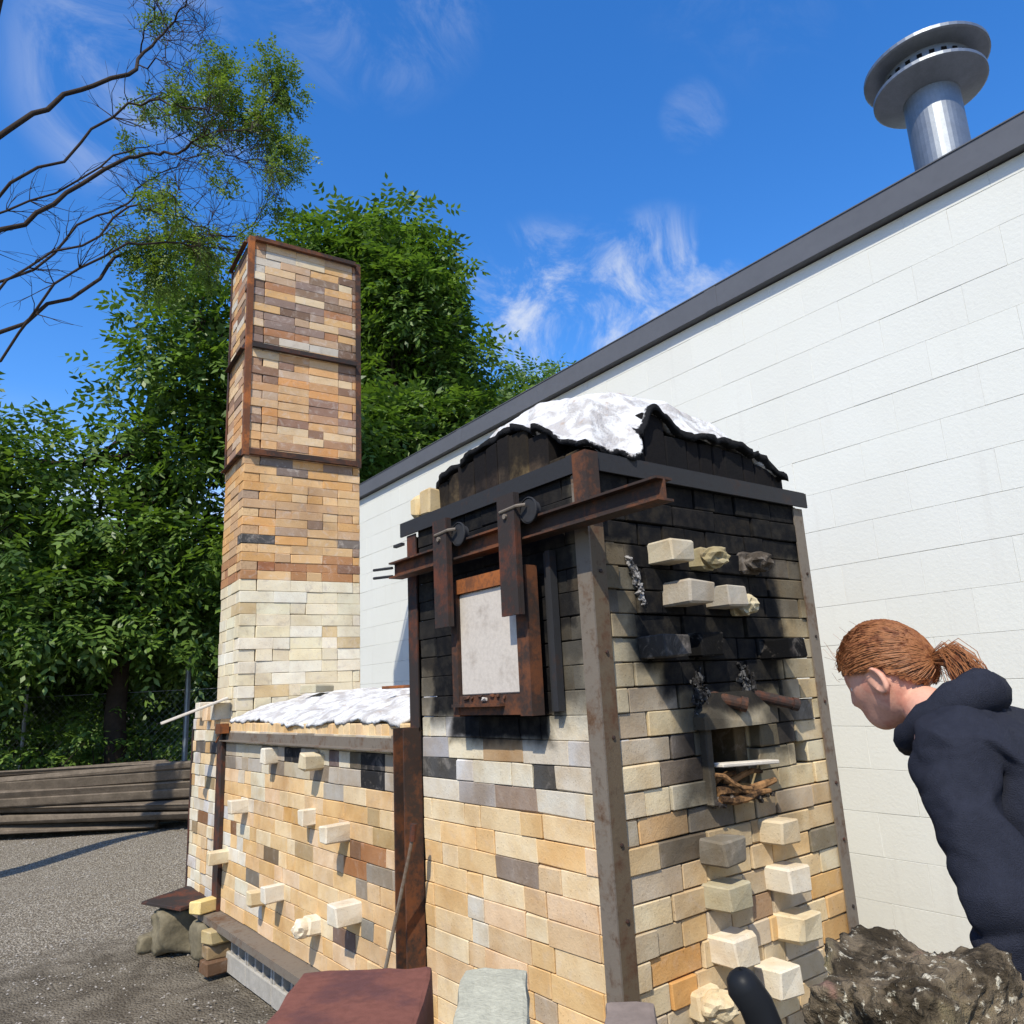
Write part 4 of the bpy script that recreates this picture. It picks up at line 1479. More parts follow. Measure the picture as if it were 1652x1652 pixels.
VA = -math.radians(37.88)
RED_C = (CX + .50 * 1.30, CY + .866 * 1.30)


def ground_pier(cx, cy, w, d, rz, top, labels_kind, mat, col_):
    k = 0
    z = 0.0
    n_ = max(1, int(round((top + .02) / .2)))
    h = (top + .02) / n_
    for i in range(n_):
        tag(MB().cbox((0, 0, 0), (w, d, h - .002), Matrix.Translation((cx, cy, -.02 + h * (i + .5))) @ Matrix.Rotation(rz + rnd.uniform(-.03, .03), 4, 'Z'), ch=.008, jit=.004).build('cinder_block', mat),
            labels_kind % ('lowest', 'second', 'third', 'fourth', 'fifth', 'sixth')[min(i, 5)], 'block', 'blocks piled in front of the kiln')


def quad_block(name, label, bl, br, dep, z, thick, mat, jit, pl):
    dv = Vector((dep[0], dep[1], 0))
    a, b = Vector((bl[0], bl[1], z)), Vector((br[0], br[1], z))
    fore_block(name, label, [a + dv, b + dv, b, a], thick, mat, jit)
    c_ = (a + b + dv) / 2
    e = b - a
    ground_pier(c_.x, c_.y, e.length * .94, dv.length * .9, math.atan2(e.y, e.x), z - thick, pl, M_CMU, None)


quad_block('block', 'large iron brown brick block in the foreground at the bottom edge', (-1.021, -.237), (-.837, -.389), (-.20, -.265), 1.02, .14, M_REDBLOCK, .004,
           'grey cinder block, %s from the ground under the iron brown block')
quad_block('block', 'pale speckled concrete block in the foreground between the brown and mauve blocks', (-.771, -.385), (-.685, -.469), (-.19, -.245), 1.0, .14, M_ROCKY, .006,
           'grey cinder block, %s from the ground under the pale speckled block')
quad_block('block', 'mauve grey brick end in the foreground in front of the corner post', (-.653, -.643), (-.595, -.702), (-.14, -.14), .98, .09, M_GREYBLOCK, .003,
           'grey cinder block, %s from the ground under the mauve brick')

# silver tube leaning between blocks and wall
tag(MB().tube([(-.16, .42, .515), (-.14, .50, .60), (-.135, .52, .62)], [.010, .010, .007], 10).build('metal_tube', M_GALV), 'short silver metal tube leaning on the orange bricks behind the pale block', 'tube')

# black grip of a tool in front
gp = Vector((CX + .782 * 1.25, CY + .623 * 1.25, CZ - .32 * 1.25))
gd = Vector((.03, -.02, -1)).normalized()
gr = thing('tool_handle', 'black rubber grip of an upright tool handle at the bottom edge', 'tool handle', (gp.x + .03, gp.y - .02, 0))
rr = .0245
pts = [gp + Vector((0, 0, -.002))]
rad = [.004]
for a in (.25, .5, .75, 1.0):
    pts.append(gp + gd * (rr * (1 - math.cos(a * math.pi / 2))))
    rad.append(rr * math.sin(a * math.pi / 2))
tilt = Vector((.26, -.20, -1)).normalized()
for q in (.05, .10, .17, .25):
    pts.append(gp + tilt * q)
    rad.append(rr * (1.0 if q < .2 else .95))
MB().tube(pts, rad, 20).build('grip', M_BLACKGRIP, gr, smooth=True)
MB().tube([gp + tilt * .24, gp + tilt * 1.1], .017, 12).build('shaft', M_WOOD, gr)


# mossy stone
def moss_mat():
    n = NT('mossy_stone')
    v, _ = n.objvec()
    a = n.noise(14, 6, .65, v)
    b_ = n.noise(45, 5, .7, v)
    c = n.noise(7, 4, .6, v)
    base = n.mix(n.ramp(a, .38, .62), lin(56, 48, 36), lin(118, 104, 84))
    base = n.mix(n.ramp(c, .52, .70, 0, .5), base, lin(104, 100, 58))
    base = n.mix(n.ramp(b_, .57, .66, 0, .9), base, lin(206, 196, 172))
    base = n.mix(n.ramp(n.noise(10, 3, .6, v, .4), .58, .68, 0, .7), base, lin(150, 112, 98))
    n.put(n.b.inputs['Base Color'], base)
    n.bump(n.math('ADD', a, n.math('MULTIPLY', b_, .8)), 1.0, .02)
    return n.m


MSX, MSY = CX + .868 * 1.38, CY + .497 * 1.38
tag(rock('mossy_stone', (MSX + .025, MSY - .035, .965), (.15, .125, .14), 21, moss_mat(), 6, .20, 1.7), 'big rough mossy stone in the right foreground in front of the white wall', 'stone')
ground_pier(MSX + .02, MSY - .03, .24, .24, VA, .885, 'grey cinder block, %s from the ground under the mossy stone', M_CMU, None)

# ================================================================== BACKGROUND
# stacked timber
base_p = Vector((.95, 9.45, 0))
dirv = Vector((.80, -.60, 0)).normalized()
away = Vector((.60, .80, 0))
lay_n = [5, 5, 4, 5, 4, 4, 3]
zc = 0.02
for li_, cnt in enumerate(lay_n):
    hgt = .105 + .02 * (li_ % 2)
    for k in range(cnt):
        ln = rnd.uniform(2.2, 3.6)
        c_ = base_p + away * (k * .19 + rnd.uniform(-.03, .03)) - dirv * rnd.uniform(.2, 1.4) + Vector((0, 0, zc + hgt / 2))
        m = Matrix.Translation(c_) @ Matrix.Rotation(math.atan2(dirv.y, dirv.x) + rnd.uniform(-.08, .08), 4, 'Z') @ Matrix.Rotation(rnd.uniform(-.03, .03), 4, 'Y') @ Matrix.Rotation(rnd.uniform(-.2, .2), 4, 'X')
        o = bpy.data.objects.new('timber', MB().cbox((0, 0, 0), (ln, rnd.uniform(.11, .18), hgt - rnd.uniform(.004, .05)), ch=.014, jit=.03).mesh('timber', M_WOOD))
        link(o, None, m)
        tag(o, 'weathered grey brown timber in the long stack beside the chain link fence', 'timber', 'timbers stacked by the fence')
    zc += hgt

# chain link fence
fen = thing('chain_link_fence', 'old chain link fence with steel posts in front of the dark trees', 'fence', (0, 12, 0))
FD = Vector((.82, -.57, 0)).normalized()
F0 = Vector((1.98, 11.95, 0))
for k in range(-3, 3):
    p = F0 + FD * (k * 2.6)
    MB().tube([p + Vector((0, 0, -.05)), p + Vector((0, 0, 2.32 if k == 0 else 2.2))], .045 if k == 0 else .03, 10).build('post', M_GALV, fen)
MB().tube([F0 - FD * 7.8 + Vector((0, 0, 1.78)), F0 + FD * 5.2 + Vector((0, 0, 1.78))], .006, 6).build('tension_wire', M_GALV, fen)
ml = MB()
for s_ in (-1, 1):
    for k in range(-74, 50):
        a = F0 + FD * (k * .11)
        ml.tube([a + Vector((0, 0, .05)), a + FD * (s_ * 1.7) + Vector((0, 0, 1.75))], .0014, 3, False)
mo = ml.build('chain_link_mesh', M_GALV, fen)
mo['kind'] = 'stuff'


# ---------------- trees
def np_mesh(name, verts, quads, mat, tone):
    me = bpy.data.meshes.new(name)
    nv, nf = len(verts), len(quads)
    me.vertices.add(nv)
    me.vertices.foreach_set('co', verts.astype(np.float32).ravel())
    me.loops.add(nf * 4)
    me.loops.foreach_set('vertex_index', quads.astype(np.int32).ravel())
    me.polygons.add(nf)
    me.polygons.foreach_set('loop_start', np.arange(nf, dtype=np.int32) * 4)
    me.polygons.foreach_set('loop_total', np.full(nf, 4, np.int32))
    me.update(calc_edges=True)
    at_ = me.attributes.new('tone', 'FLOAT', 'POINT')
    at_.data.foreach_set('value', tone.astype(np.float32))
    me.materials.append(mat)
    return me


def sprays(pos, outd, n_leaf, ll, lwid, rach, droop, rs):
    """compound leaves: a rachis from each pos with paired leaflets; returns verts, quads, tone"""
    n = len(pos)
    d = outd + rs.normal(0, .55, (n, 3))
    d[:, 2] -= droop * rs.uniform(.2, 1.0, n)
    d /= np.linalg.norm(d, axis=1)[:, None]
    upv = np.tile(np.array([0, 0, 1.0]), (n, 1)) + rs.normal(0, .35, (n, 3))
    side = np.cross(d, upv)
    side /= np.linalg.norm(side, axis=1)[:, None] + 1e-6
    nrm = np.cross(side, d)
    tone_s = np.clip(rs.normal(.5, .24, n), 0, 1)
    V, T = [], []
    for k in range(n_leaf):
        t = (k // 2 + .6) / (n_leaf / 2 + .2)
        sg = 1 if k % 2 else -1
        if k == n_leaf - 1:
            sg = 0
        sz = ll * (1 - .35 * abs(t - .45)) * rs.uniform(.8, 1.2, n)
        rt_ = rach * rs.uniform(.85, 1.15, n)
        p0 = pos + d * (t * rt_)[:, None] - np.array([0, 0, 1.0]) * (droop * .35 * t * t * rt_)[:, None]
        ld = d * .55 + side * sg * 1.0 + rs.normal(0, .16, (n, 3))
        ld[:, 2] -= .25
        ld /= np.linalg.norm(ld, axis=1)[:, None]
        lw = np.cross(ld, nrm + rs.normal(0, .25, (n, 3)))
        lw /= np.linalg.norm(lw, axis=1)[:, None] + 1e-6
        a = p0
        c = p0 + ld * sz[:, None]
        mid = p0 + ld * (sz * .42)[:, None]
        b1 = mid + lw * (lwid * .5)
        b2 = mid - lw * (lwid * .5)
        V.append(np.stack([a, b1, c, b2], 1))
        T.append(np.repeat(np.clip(tone_s + rs.normal(0, .08, n), 0, 1), 4))
    V = np.concatenate(V, 0).reshape(-1, 3)
    T = np.concatenate(T)
    return V, np.arange(len(V)).reshape(-1, 4), T


def blob_points(blobs, density, rs):
    """clumps through each blob: small clusters with gaps between"""
    pts, outs = [], []
    for (cx, cy, cz, rx, ry, rz) in blobs:
        ncl = max(3, int(density * (rx * ry * rz) ** (2 / 3) * 9))
        for _ in range(ncl):
            v = rs.normal(0, 1, 3)
            v /= np.linalg.norm(v)
            r = rs.uniform(.25, 1.0) ** .55
            c = np.array([cx + v[0] * rx * r, cy + v[1] * ry * r, cz + v[2] * rz * r])
            m_ = rs.randint(7, 14)
            q = c + rs.normal(0, .13 + .05 * rx, (m_, 3)) * np.array([1, 1, .75])
            pts.append(q)
            o_ = (q - c) * 3 + v * .6
            outs.append(o_)
    return np.concatenate(pts), np.concatenate(outs)


def limb(b, p0, p1, r0, r1, rs, n=6, bow=.12, sides=7):
    p0, p1 = Vector(p0), Vector(p1)
    L_ = (p1 - p0).length
    o1 = Vector(rs.normal(0, bow * L_, 3))
    pts, rad_ = [], []
    for i in range(n + 1):
        t = i / n
        p = p0.lerp(p1, t) + o1 * math.sin(math.pi * t) * .6 + Vector(rs.normal(0, .02 * L_, 3)) * (1 if 0 < i < n else 0)
        pts.append(p)
        rad_.append(r0 + (r1 - r0) * t)
    b.tube(pts, rad_, sides)
    return pts


def tree(name, label, base, top, r0, blobs, density, leafmat, seed, ll=.19, lwid=.075, rach=.42, n_leaf=7, droop=.6, limbs=True):
    rs = np.random.RandomState(seed)
    t = thing(name, label, 'tree', base, group='trees behind the kiln')
    b = MB()
    tp = limb(b, Vector(base) - Vector((0, 0, .2)), top, r0, r0 * .3, rs, 9, .03, 10)
    for bl in blobs:
        if not limbs:
            break
        s_ = tp[rs.randint(3, len(tp) - 1)]
        q = limb(b, s_, Vector(bl[:3]), r0 * .28, r0 * .06, rs, 6, .08)
        for _ in range(5):
            v = rs.normal(0, 1, 3)
            v /= np.linalg.norm(v)
            limb(b, q[rs.randint(3, 6)], Vector((bl[0] + v[0] * bl[3] * .8, bl[1] + v[1] * bl[4] * .8, bl[2] + v[2] * bl[5] * .8)), r0 * .08, .006, rs, 4, .08, 5)
    b.build('trunk', M_BARK, t, smooth=True)
    pts, outs = blob_points(blobs, density, rs)
    V, Q, T_ = sprays(pts, outs, n_leaf, ll, lwid, rach, droop, rs)
    c = V.mean(0)
    o = bpy.data.objects.new('crown', np_mesh('crown', V - c, Q, leafmat, T_))
    link(o, t, Matrix.Translation(Vector(c)))
    return t


def D(dx, dy, dz, dist):
    return (CX + dx * dist, CY + dy * dist, CZ + dz * dist)


# direction helper in camera-independent metres: bearings measured on the site
def at(bearing, dist, z):
    a = math.radians(bearing)
    return (CX + math.sin(a) * dist, CY + math.cos(a) * dist, z)


def crown(c, R_, H_, n, seed, flat=.8):
    rs = np.random.RandomState(seed)
    out = []
    for i in range(n):
        v = rs.normal(0, 1, 3)
        v /= np.linalg.norm(v)
        r = rs.uniform(.35, .95)
        k = rs.uniform(.28, .42)
        out.append((c[0] + v[0] * R_ * r, c[1] + v[1] * R_ * r, c[2] + v[2] * H_ * r, R_ * k, R_ * k, R_ * k * flat))
    return out


# big tree behind the chimney
p = at(28.0, 15.0, 0)
c0 = (p[0], p[1], 7.0)
tree('walnut_tree', 'big dense green tree rising right behind the brick chimney', p, (p[0], p[1], 9.5), .26,
     crown(c0, 3.0, 4.1, 26, 5) + [(*at(23.2, 15, 10.4), 1.0, 1.0, .9), (*at(26.2, 15, 10.7), .9, .9, .8), (*at(28.3, 15, 10.2), 1.1, 1.1, .9), (*at(31.0, 15.2, 9.1), 1.1, 1.1, .9), (*at(33.0, 15, 7.9), 1.0, 1, .8), (*at(34.2, 15, 6.7), .9, .9, .7), (*at(31.5, 14.6, 8.0), 1.3, 1.2, 1.1), (*at(29, 14.4, 9.3), 1.3, 1.2, 1.1), (*at(33.5, 15.2, 6.2), 1.2, 1.1, .9), (*at(22.3, 15, 9.6), 1.0, 1.0, .9), (*at(33, 15.5, 5.2), 1.3, 1.2, 1)],
     4.6, M_LEAF, 31)
# small pale tree over the roof
p = at(38.6, 21, 0)
tree('ash_tree', 'small pale green tree top showing above the roof edge', p, (p[0], p[1], 8.5), .2,
     [(*at(37.4, 21, 8.7), 1.1, 1.1, .9), (*at(39.6, 21, 9.5), 1.2, 1.2, .9), (*at(41.3, 21, 10.0), .9, .9, .7), (*at(39.2, 21, 8.3), 1.4, 1.4, 1.2), (*at(36.6, 21, 7.4), 1.5, 1.4, 1.3), (*at(39.4, 21, 10.5), .4, .4, .3)], 3.2, M_LEAF_PALE, 33)
# leafy tree left of the chimney
p = at(11.0, 14.5, 0)
tree('walnut_tree', 'leafy green tree left of the chimney with sky showing through', p, (p[0] + .2, p[1], 7.5), .20,
     [(*at(14.8, 13.5, 8.9), .7, .7, .5), (*at(16, 13.5, 8.3), .8, .8, .6), (*at(13.3, 13.5, 8.1), .8, .8, .5), (*at(8, 14.2, 3.2), 1.3, 1.3, .9), (*at(14, 14.4, 2.9), 1.3, 1.3, .9), (*at(4, 14.5, 2.8), 1.3, 1.3, .9), (*at(0, 14.5, 5.6), 1.3, 1.3, .9), (*at(13.5, 13.5, 7.3), 1.0, 1.0, .8), (*at(16.5, 13.6, 6.6), .9, .9, .8), (*at(12.0, 14, 5.9), 1.1, 1.1, .8), (*at(15.5, 14, 5.4), 1.0, 1.0, .8), (*at(9.5, 14.4, 4.6), 1.2, 1.2, .8),
      (*at(13.2, 14.4, 4.3), 1.1, 1.1, .8), (*at(16.8, 14, 4.0), 1.0, 1.0, .7), (*at(6, 14.6, 5.4), 1.3, 1.2, .9), (*at(3, 14.6, 4.3), 1.4, 1.4, 1.0), (*at(17.5, 13.6, 7.6), .7, .7, .6), (*at(11, 14.5, 3.4), 1.3, 1.3, .7)],
     3.4, M_LEAF, 41)
# darker wood behind the fence
for i, (be, di, zc_, R_, H_, lab) in enumerate(((2.5, 17.5, 3.3, 2.6, 2.4, 'dark tree in the shade at the far left behind the fence'),
                                              (10.5, 18.5, 3.0, 2.7, 2.2, 'dark leafy tree behind the fence post'),
                                              (18.0, 19.5, 3.0, 2.8, 2.4, 'shaded tree directly behind the foot of the chimney'),
                                              (25.5, 20.5, 3.4, 2.6, 2.6, 'shaded tree between the chimney and the white wall'),
                                              (-6.0, 17.0, 3.6, 2.8, 2.8, 'leftmost shaded tree at the edge of the yard'))):
    p = at(be, di, 0)
    tree('woodland_tree', lab, p, (p[0], p[1], 4.6), .15, crown((p[0], p[1], zc_), R_, H_, 18, 60 + i), 3.2, M_LEAF, 70 + i, ll=.15, lwid=.06)
# the far wood that closes the view
rs = np.random.RandomState(77)
bl = []
for k in range(46):
    be = -28 + 74 * k / 45 + rs.uniform(-.8, .8)
    di = rs.uniform(25, 29)
    for zz_ in (.8, 2.6, 4.6, 6.2):
        bl.append((*at(be + rs.uniform(-.6, .6), di + rs.uniform(-1, 1), zz_ + rs.uniform(-.4, .4) - (.0 if zz_ < 6 else rs.uniform(0, 2))), 1.5, 1.5, 1.2))
pts, outs = blob_points(bl, 1.5, rs)
V, Q, T_ = sprays(pts, outs, 5, .28, .13, .5, .5, rs)
c = V.mean(0)
o = link(bpy.data.objects.new('far_wood', np_mesh('far_wood', V - c, Q, M_LEAF, T_)), None, Matrix.Translation(Vector(c)))
tag(o, 'dark green wood closing the view far behind the fence', 'wood', kind='stuff')
# undergrowth
for i, (be, di, R_, lab) in enumerate(((5.5, 14.2, .95, 'low green bush behind the timber stack at the left'), (10.0, 14.6, .85, 'low green bush just left of the fence post'), (13.6, 14.8, .9, 'low green bush right of the fence post'), (0.5, 14.0, 1.0, 'low green bush at the far left of the timber stack'))):
    p = at(be, di, 0)
    rs = np.random.RandomState(90 + i)
    t = thing('bush', lab, 'bush', p, group='bushes along the fence')
    b = MB()
    for k in range(7):
        v = rs.normal(0, 1, 3)
        limb(b, Vector(p), (p[0] + v[0] * R_ * .4, p[1] + v[1] * R_ * .4, R_ * 1.1), .018, .005, rs, 4, .08, 5)
    b.build('stem', M_BARK, t)
    pts, outs = blob_points([(p[0] + rs.uniform(-.4, .4), p[1] + rs.uniform(-.4, .4), .5 + .25 * q, R_ * .6, R_ * .6, .4) for q in range(4)], 2.4, rs)
    V, Q, T_ = sprays(pts, outs, 7, .11, .05, .26, .4, rs)
    c = V.mean(0)
    link(bpy.data.objects.new('foliage', np_mesh('foliage', V - c, Q, M_LEAF, T_)), t, Matrix.Translation(Vector(c)))

# half bare locust tree at the left
BR = [[(-0.3, 7.18, 9.05, 0.0231), (-0.09, 7.54, 9.78, 0.0184), (0.13, 7.6, 10.23, 0.0147), (0.23, 7.3, 10.38, 0.0104), (0.24, 6.85, 10.2, 0.008)], [(0.0, 8.31, 10.43, 0.011), (-0.02, 8.07, 10.59, 0.0087), (0.02, 7.63, 10.59, 0.0063), (-0.02, 7.33, 10.46, 0.0051)], [(-0.37, 6.15, 8.35, 0.0077), (-0.22, 5.79, 8.2, 0.0067), (-0.17, 5.8, 8.28, 0.0051), (-0.09, 6.14, 8.83, 0.0044), (0.01, 6.55, 9.36, 0.0038)], [(0.07, 7.17, 9.77, 0.005), (0.44, 7.42, 9.98, 0.0052), (0.66, 7.81, 10.63, 0.0044), (0.75, 8.01, 11.0, 0.0034), (0.58, 7.88, 11.03, 0.0022)], [(0.18, 7.55, 9.76, 0.0042), (0.44, 7.74, 10.0, 0.0032), (0.54, 7.59, 10.02, 0.0021)], [(-0.34, 6.79, 8.34, 0.0128), (-0.09, 6.35, 8.19, 0.0116), (0.03, 5.92, 7.84, 0.0086), (0.22, 5.77, 7.8, 0.0068), (0.4, 6.0, 7.95, 0.0035)], [(0.12, 7.61, 9.12, 0.0072), (0.31, 7.42, 8.91, 0.0061), (0.63, 7.58, 8.86, 0.0042)], [(0.37, 6.38, 8.31, 0.0055), (0.59, 6.76, 8.85, 0.0049), (0.71, 7.08, 9.29, 0.0031)], [(-0.23, 7.2, 7.93, 0.0207), (0.02, 7.2, 8.1, 0.0173), (0.18, 6.85, 7.92, 0.015), (0.27, 6.38, 7.81, 0.0127), (0.41, 6.12, 7.81, 0.0098), (0.64, 6.22, 8.03, 0.0083), (1.0, 6.55, 8.39, 0.0078), (1.23, 6.85, 9.04, 0.0062), (1.38, 6.83, 9.45, 0.0042)], [(0.67, 8.07, 9.12, 0.0109), (0.8, 7.59, 8.82, 0.0095), (1.03, 7.26, 8.53, 0.0073), (1.41, 7.26, 8.63, 0.0053), (1.78, 7.56, 8.8, 0.0045), (2.1, 7.84, 8.95, 0.0023)], [(0.57, 5.71, 7.32, 0.0043), (0.75, 5.73, 7.27, 0.0035), (1.07, 6.03, 7.56, 0.0018)], [(0.8, 7.02, 8.34, 0.006), (1.1, 7.36, 8.75, 0.0053), (1.42, 7.43, 9.01, 0.0033)], [(0.26, 8.16, 8.86, 0.0075), (0.34, 7.96, 8.96, 0.0053), (0.38, 7.52, 8.75, 0.0031)], [(0.03, 6.15, 7.4, 0.006), (0.13, 5.75, 7.14, 0.005), (0.27, 5.66, 7.16, 0.0042), (0.47, 5.93, 7.48, 0.0035)], [(-0.22, 7.32, 8.09, 0.0096), (0.08, 7.54, 8.47, 0.004)], [(-0.17, 7.39, 7.44, 0.0114), (0.01, 7.66, 7.92, 0.0089), (0.19, 7.56, 8.11, 0.007), (0.34, 7.15, 8.09, 0.0039)], [(-0.24, 6.9, 7.08, 0.0108), (-0.07, 6.51, 6.88, 0.0087), (0.08, 6.05, 6.59, 0.0067), (0.31, 5.82, 6.42, 0.005), (0.49, 5.99, 6.46, 0.0034)], [(-0.07, 7.74, 7.0, 0.0175), (0.4, 7.44, 7.18, 0.0138), (0.87, 7.5, 7.42, 0.0112), (1.28, 7.82, 7.74, 0.0097), (1.58, 8.09, 8.19, 0.0079), (1.74, 8.05, 8.54, 0.0046), (1.71, 7.72, 8.79, 0.0022)], [(-0.31, 6.33, 6.29, 0.0116), (0.27, 6.63, 6.65, 0.0108), (0.64, 6.92, 6.87, 0.0085), (1.0, 6.88, 6.91, 0.0058)], [(0.68, 7.11, 7.29, 0.0049), (0.84, 7.18, 7.7, 0.004), (0.89, 6.88, 7.91, 0.002)], [(1.56, 7.83, 8.09, 0.0044), (1.61, 7.36, 8.01, 0.0032), (1.64, 7.02, 7.94, 0.0021)], [(0.02, 5.81, 6.43, 0.0049), (0.04, 5.82, 6.76, 0.0033), (0.04, 6.17, 7.21, 0.0017)], [(0.17, 7.24, 7.08, 0.0057), (0.34, 7.65, 7.09, 0.0079), (0.38, 7.86, 7.1, 0.0091)]]
TU = [(0.722, 7.168, 9.772, 0.22), (0.873, 7.148, 9.399, 0.25), (1.38, 6.922, 9.833, 0.27), (1.536, 6.977, 9.507, 0.3), (1.236, 6.928, 8.938, 0.32), (1.563, 7.01, 8.763, 0.25), (1.741, 6.699, 8.578, 0.12), (0.972, 7.247, 9.086, 0.21), (0.332, 7.095, 8.994, 0.23), (0.694, 7.364, 8.894, 0.2), (-0.06, 7.135, 8.649, 0.16), (-0.126, 7.575, 8.342, 0.12), (0.059, 7.075, 7.476, 0.16), (0.057, 7.58, 7.017, 0.32), (0.408, 6.963, 6.892, 0.27), (0.282, 7.572, 6.746, 0.36), (1.064, 6.746, 7.131, 0.12), (0.805, 7.482, 6.955, 0.2)]
rs = np.random.RandomState(5)
tb = Vector((-1.95, 7.3, 0))
lt = thing('locust_tree', 'half bare dark limbed tree at the upper left with sparse leaf tufts', 'tree', tb)
b = MB()
trunk_pts = [tb + Vector((0, 0, -.2)), tb + Vector((.03, 0, 2)), tb + Vector((-.05, .05, 4)), tb + Vector((.1, 0, 6)), tb + Vector((.16, .05, 8)), tb + Vector((.3, .1, 10)), tb + Vector((.25, .1, 12.5))]
b.tube(trunk_pts, [.17, .145, .13, .115, .095, .07, .02], 12)
allpts = []
for poly in BR:
    pp = [Vector(q[:3]) for q in poly]
    rr_ = [max(q[3] * 1.05, .0035) for q in poly]
    if pp[0].x < -.02 and rr_[0] > .009:
        # carry the limb back to the trunk
        z_ = max(1.0, pp[0].z - 1.9)
        k = min(range(len(trunk_pts)), key=lambda i: abs(trunk_pts[i].z - z_))
        s_ = Vector((trunk_pts[k].x, trunk_pts[k].y, z_))
        pp = [s_, s_.lerp(pp[0], .35) + Vector(rs.normal(0, .12, 3)), s_.lerp(pp[0], .7) + Vector(rs.normal(0, .10, 3))] + pp
        rr_ = [rr_[0] * 1.4, rr_[0] * 1.2, rr_[0] * 1.1] + rr_
    # subdivide with small kinks
    P2, R2 = [pp[0]], [rr_[0]]
    for i in range(len(pp) - 1):
        L_ = (pp[i + 1] - pp[i]).length
        for t in (.33, .67, 1.0):
            q = pp[i].lerp(pp[i + 1], t)
            if t < 1:
                q += Vector(rs.normal(0, .035 * L_ + .006, 3))
            P2.append(q)
            R2.append(rr_[i] + (rr_[i + 1] - rr_[i]) * t)
    b.tube(P2, R2, 7)
    allpts.append((P2, R2))
# twigs
for P2, R2 in allpts:
    for k in range(int(len(P2) * 2.2)):
        i = rs.randint(1, len(P2))
        if R2[i] > .014 or rs.rand() < .2:
            continue
        d0 = (P2[i] - P2[i - 1]).normalized()
        v = (d0 * .7 + Vector(rs.normal(0, .7, 3)) + Vector((0, 0, .25))).normalized()
        p1 = P2[i] + v * rs.uniform(.25, .6)
        tw = limb(b, P2[i], p1, max(.0035, R2[i] * .5), .0018, rs, 4, .1, 4)
        for _ in range(2):
            v2 = (v + Vector(rs.normal(0, .6, 3))).normalized()
            limb(b, tw[rs.randint(1, 4)], tw[2] + v2 * rs.uniform(.18, .4), .0028, .0015, rs, 3, .1, 4)
b.build('trunk', M_BARK, lt, smooth=True)
for P2, R2 in allpts:                     # a few small tufts along the thin wood
    for k in range(2):
        i = rs.randint(len(P2) // 2, len(P2))
        if R2[i] < .012 and rs.rand() < .4:
            TU.append((P2[i].x, P2[i].y, P2[i].z + .05, rs.uniform(.08, .16)))
pts, outs = [], []
for (x, y, z, r) in TU:
    k = max(8, int(1900 * r ** 2))
    v = rs.normal(0, 1, (k, 3))
    v /= np.linalg.norm(v, axis=1)[:, None]
    q = np.array([x, y, z]) + v * (r * 1.1 * rs.uniform(.05, 1.05, k))[:, None]
    pts.append(q)
    outs.append(v * .7)
V, Q, T_ = sprays(np.concatenate(pts), np.concatenate(outs), 9, .06, .024, .17, .5, rs)
c = V.mean(0)
link(bpy.data.objects.new('crown', np_mesh('crown', V - c, Q, M_LEAF_OLIVE, T_)), lt, Matrix.Translation(Vector(c)))

# ================================================================== PERSON
def skin_mesh(verts, edges, levels=2):
    me = bpy.data.meshes.new('skin_tmp')
    me.from_pydata([v[:3] for v in verts], edges, [])
    o = bpy.data.objects.new('skin_tmp', me)
    COL.objects.link(o)
    o.modifiers.new('skin', 'SKIN').use_smooth_shade = True
    for v, sv in zip(verts, me.skin_vertices[0].data):
        sv.radius = (v[3], v[4] if len(v) > 4 else v[3])
        sv.use_root = False
    me.skin_vertices[0].data[0].use_root = True
    sb_ = o.modifiers.new('sub', 'SUBSURF')
    sb_.levels = sb_.render_levels = levels
    dg = bpy.context.evaluated_depsgraph_get()
    out = bpy.data.meshes.new_from_object(o.evaluated_get(dg))
    bpy.data.objects.remove(o)
    V_ = [v.co.copy() for v in out.vertices]
    F_ = [tuple(p_.vertices) for p_ in out.polygons]
    bpy.data.meshes.remove(out)
    return V_, F_


def remesh(vs_, fs_, vox, smooth_it=2):
    me = bpy.data.meshes.new('rm_tmp')
    me.from_pydata([tuple(v) for v in vs_], [], fs_)
    o = bpy.data.objects.new('rm_tmp', me)
    COL.objects.link(o)
    r_ = o.modifiers.new('rm', 'REMESH')
    r_.mode = 'VOXEL'
    r_.voxel_size = vox
    s_ = o.modifiers.new('sm', 'SMOOTH')
    s_.iterations = smooth_it
    s_.factor = .5
    dg = bpy.context.evaluated_depsgraph_get()
    out = bpy.data.meshes.new_from_object(o.evaluated_get(dg))
    bpy.data.objects.remove(o)
    return out


M_SKIN = flat_mat('skin', lin(214, 160, 136), rough=.55, var=.2, scale=22, bump=.12, c2=lin(202, 138, 116))
M_HAIR = flat_mat('auburn_hair', lin(150, 98, 62), rough=.42, var=.5, scale=55, bump=.1, c2=lin(108, 62, 38))
M_HOOD = flat_mat('navy_fleece', lin(44, 46, 56), var=.3, scale=60, bump=.8)
M_JEAN = flat_mat('dark_denim', lin(44, 48, 60), var=.2, scale=30, bump=.3)
M_SHOE = flat_mat('dark_shoe', lin(40, 36, 34), var=.2)
M_EYE = flat_mat('eye', lin(230, 226, 220), rough=.2, var=.02)
per = thing('person', 'person with auburn hair tied back and navy hoodie bending to look at the kiln front', 'person', (.12, -1.25, 0))
HC = Vector((.165, -.80, 1.495))
hf = Vector((-.04, .90, -.42)).normalized()
hr = hf.cross(Vector((0, 0, 1))).normalized()
hu = hr.cross(hf)
HM = Matrix((hr, hf, hu)).transposed().to_4x4()
HM.translation = HC


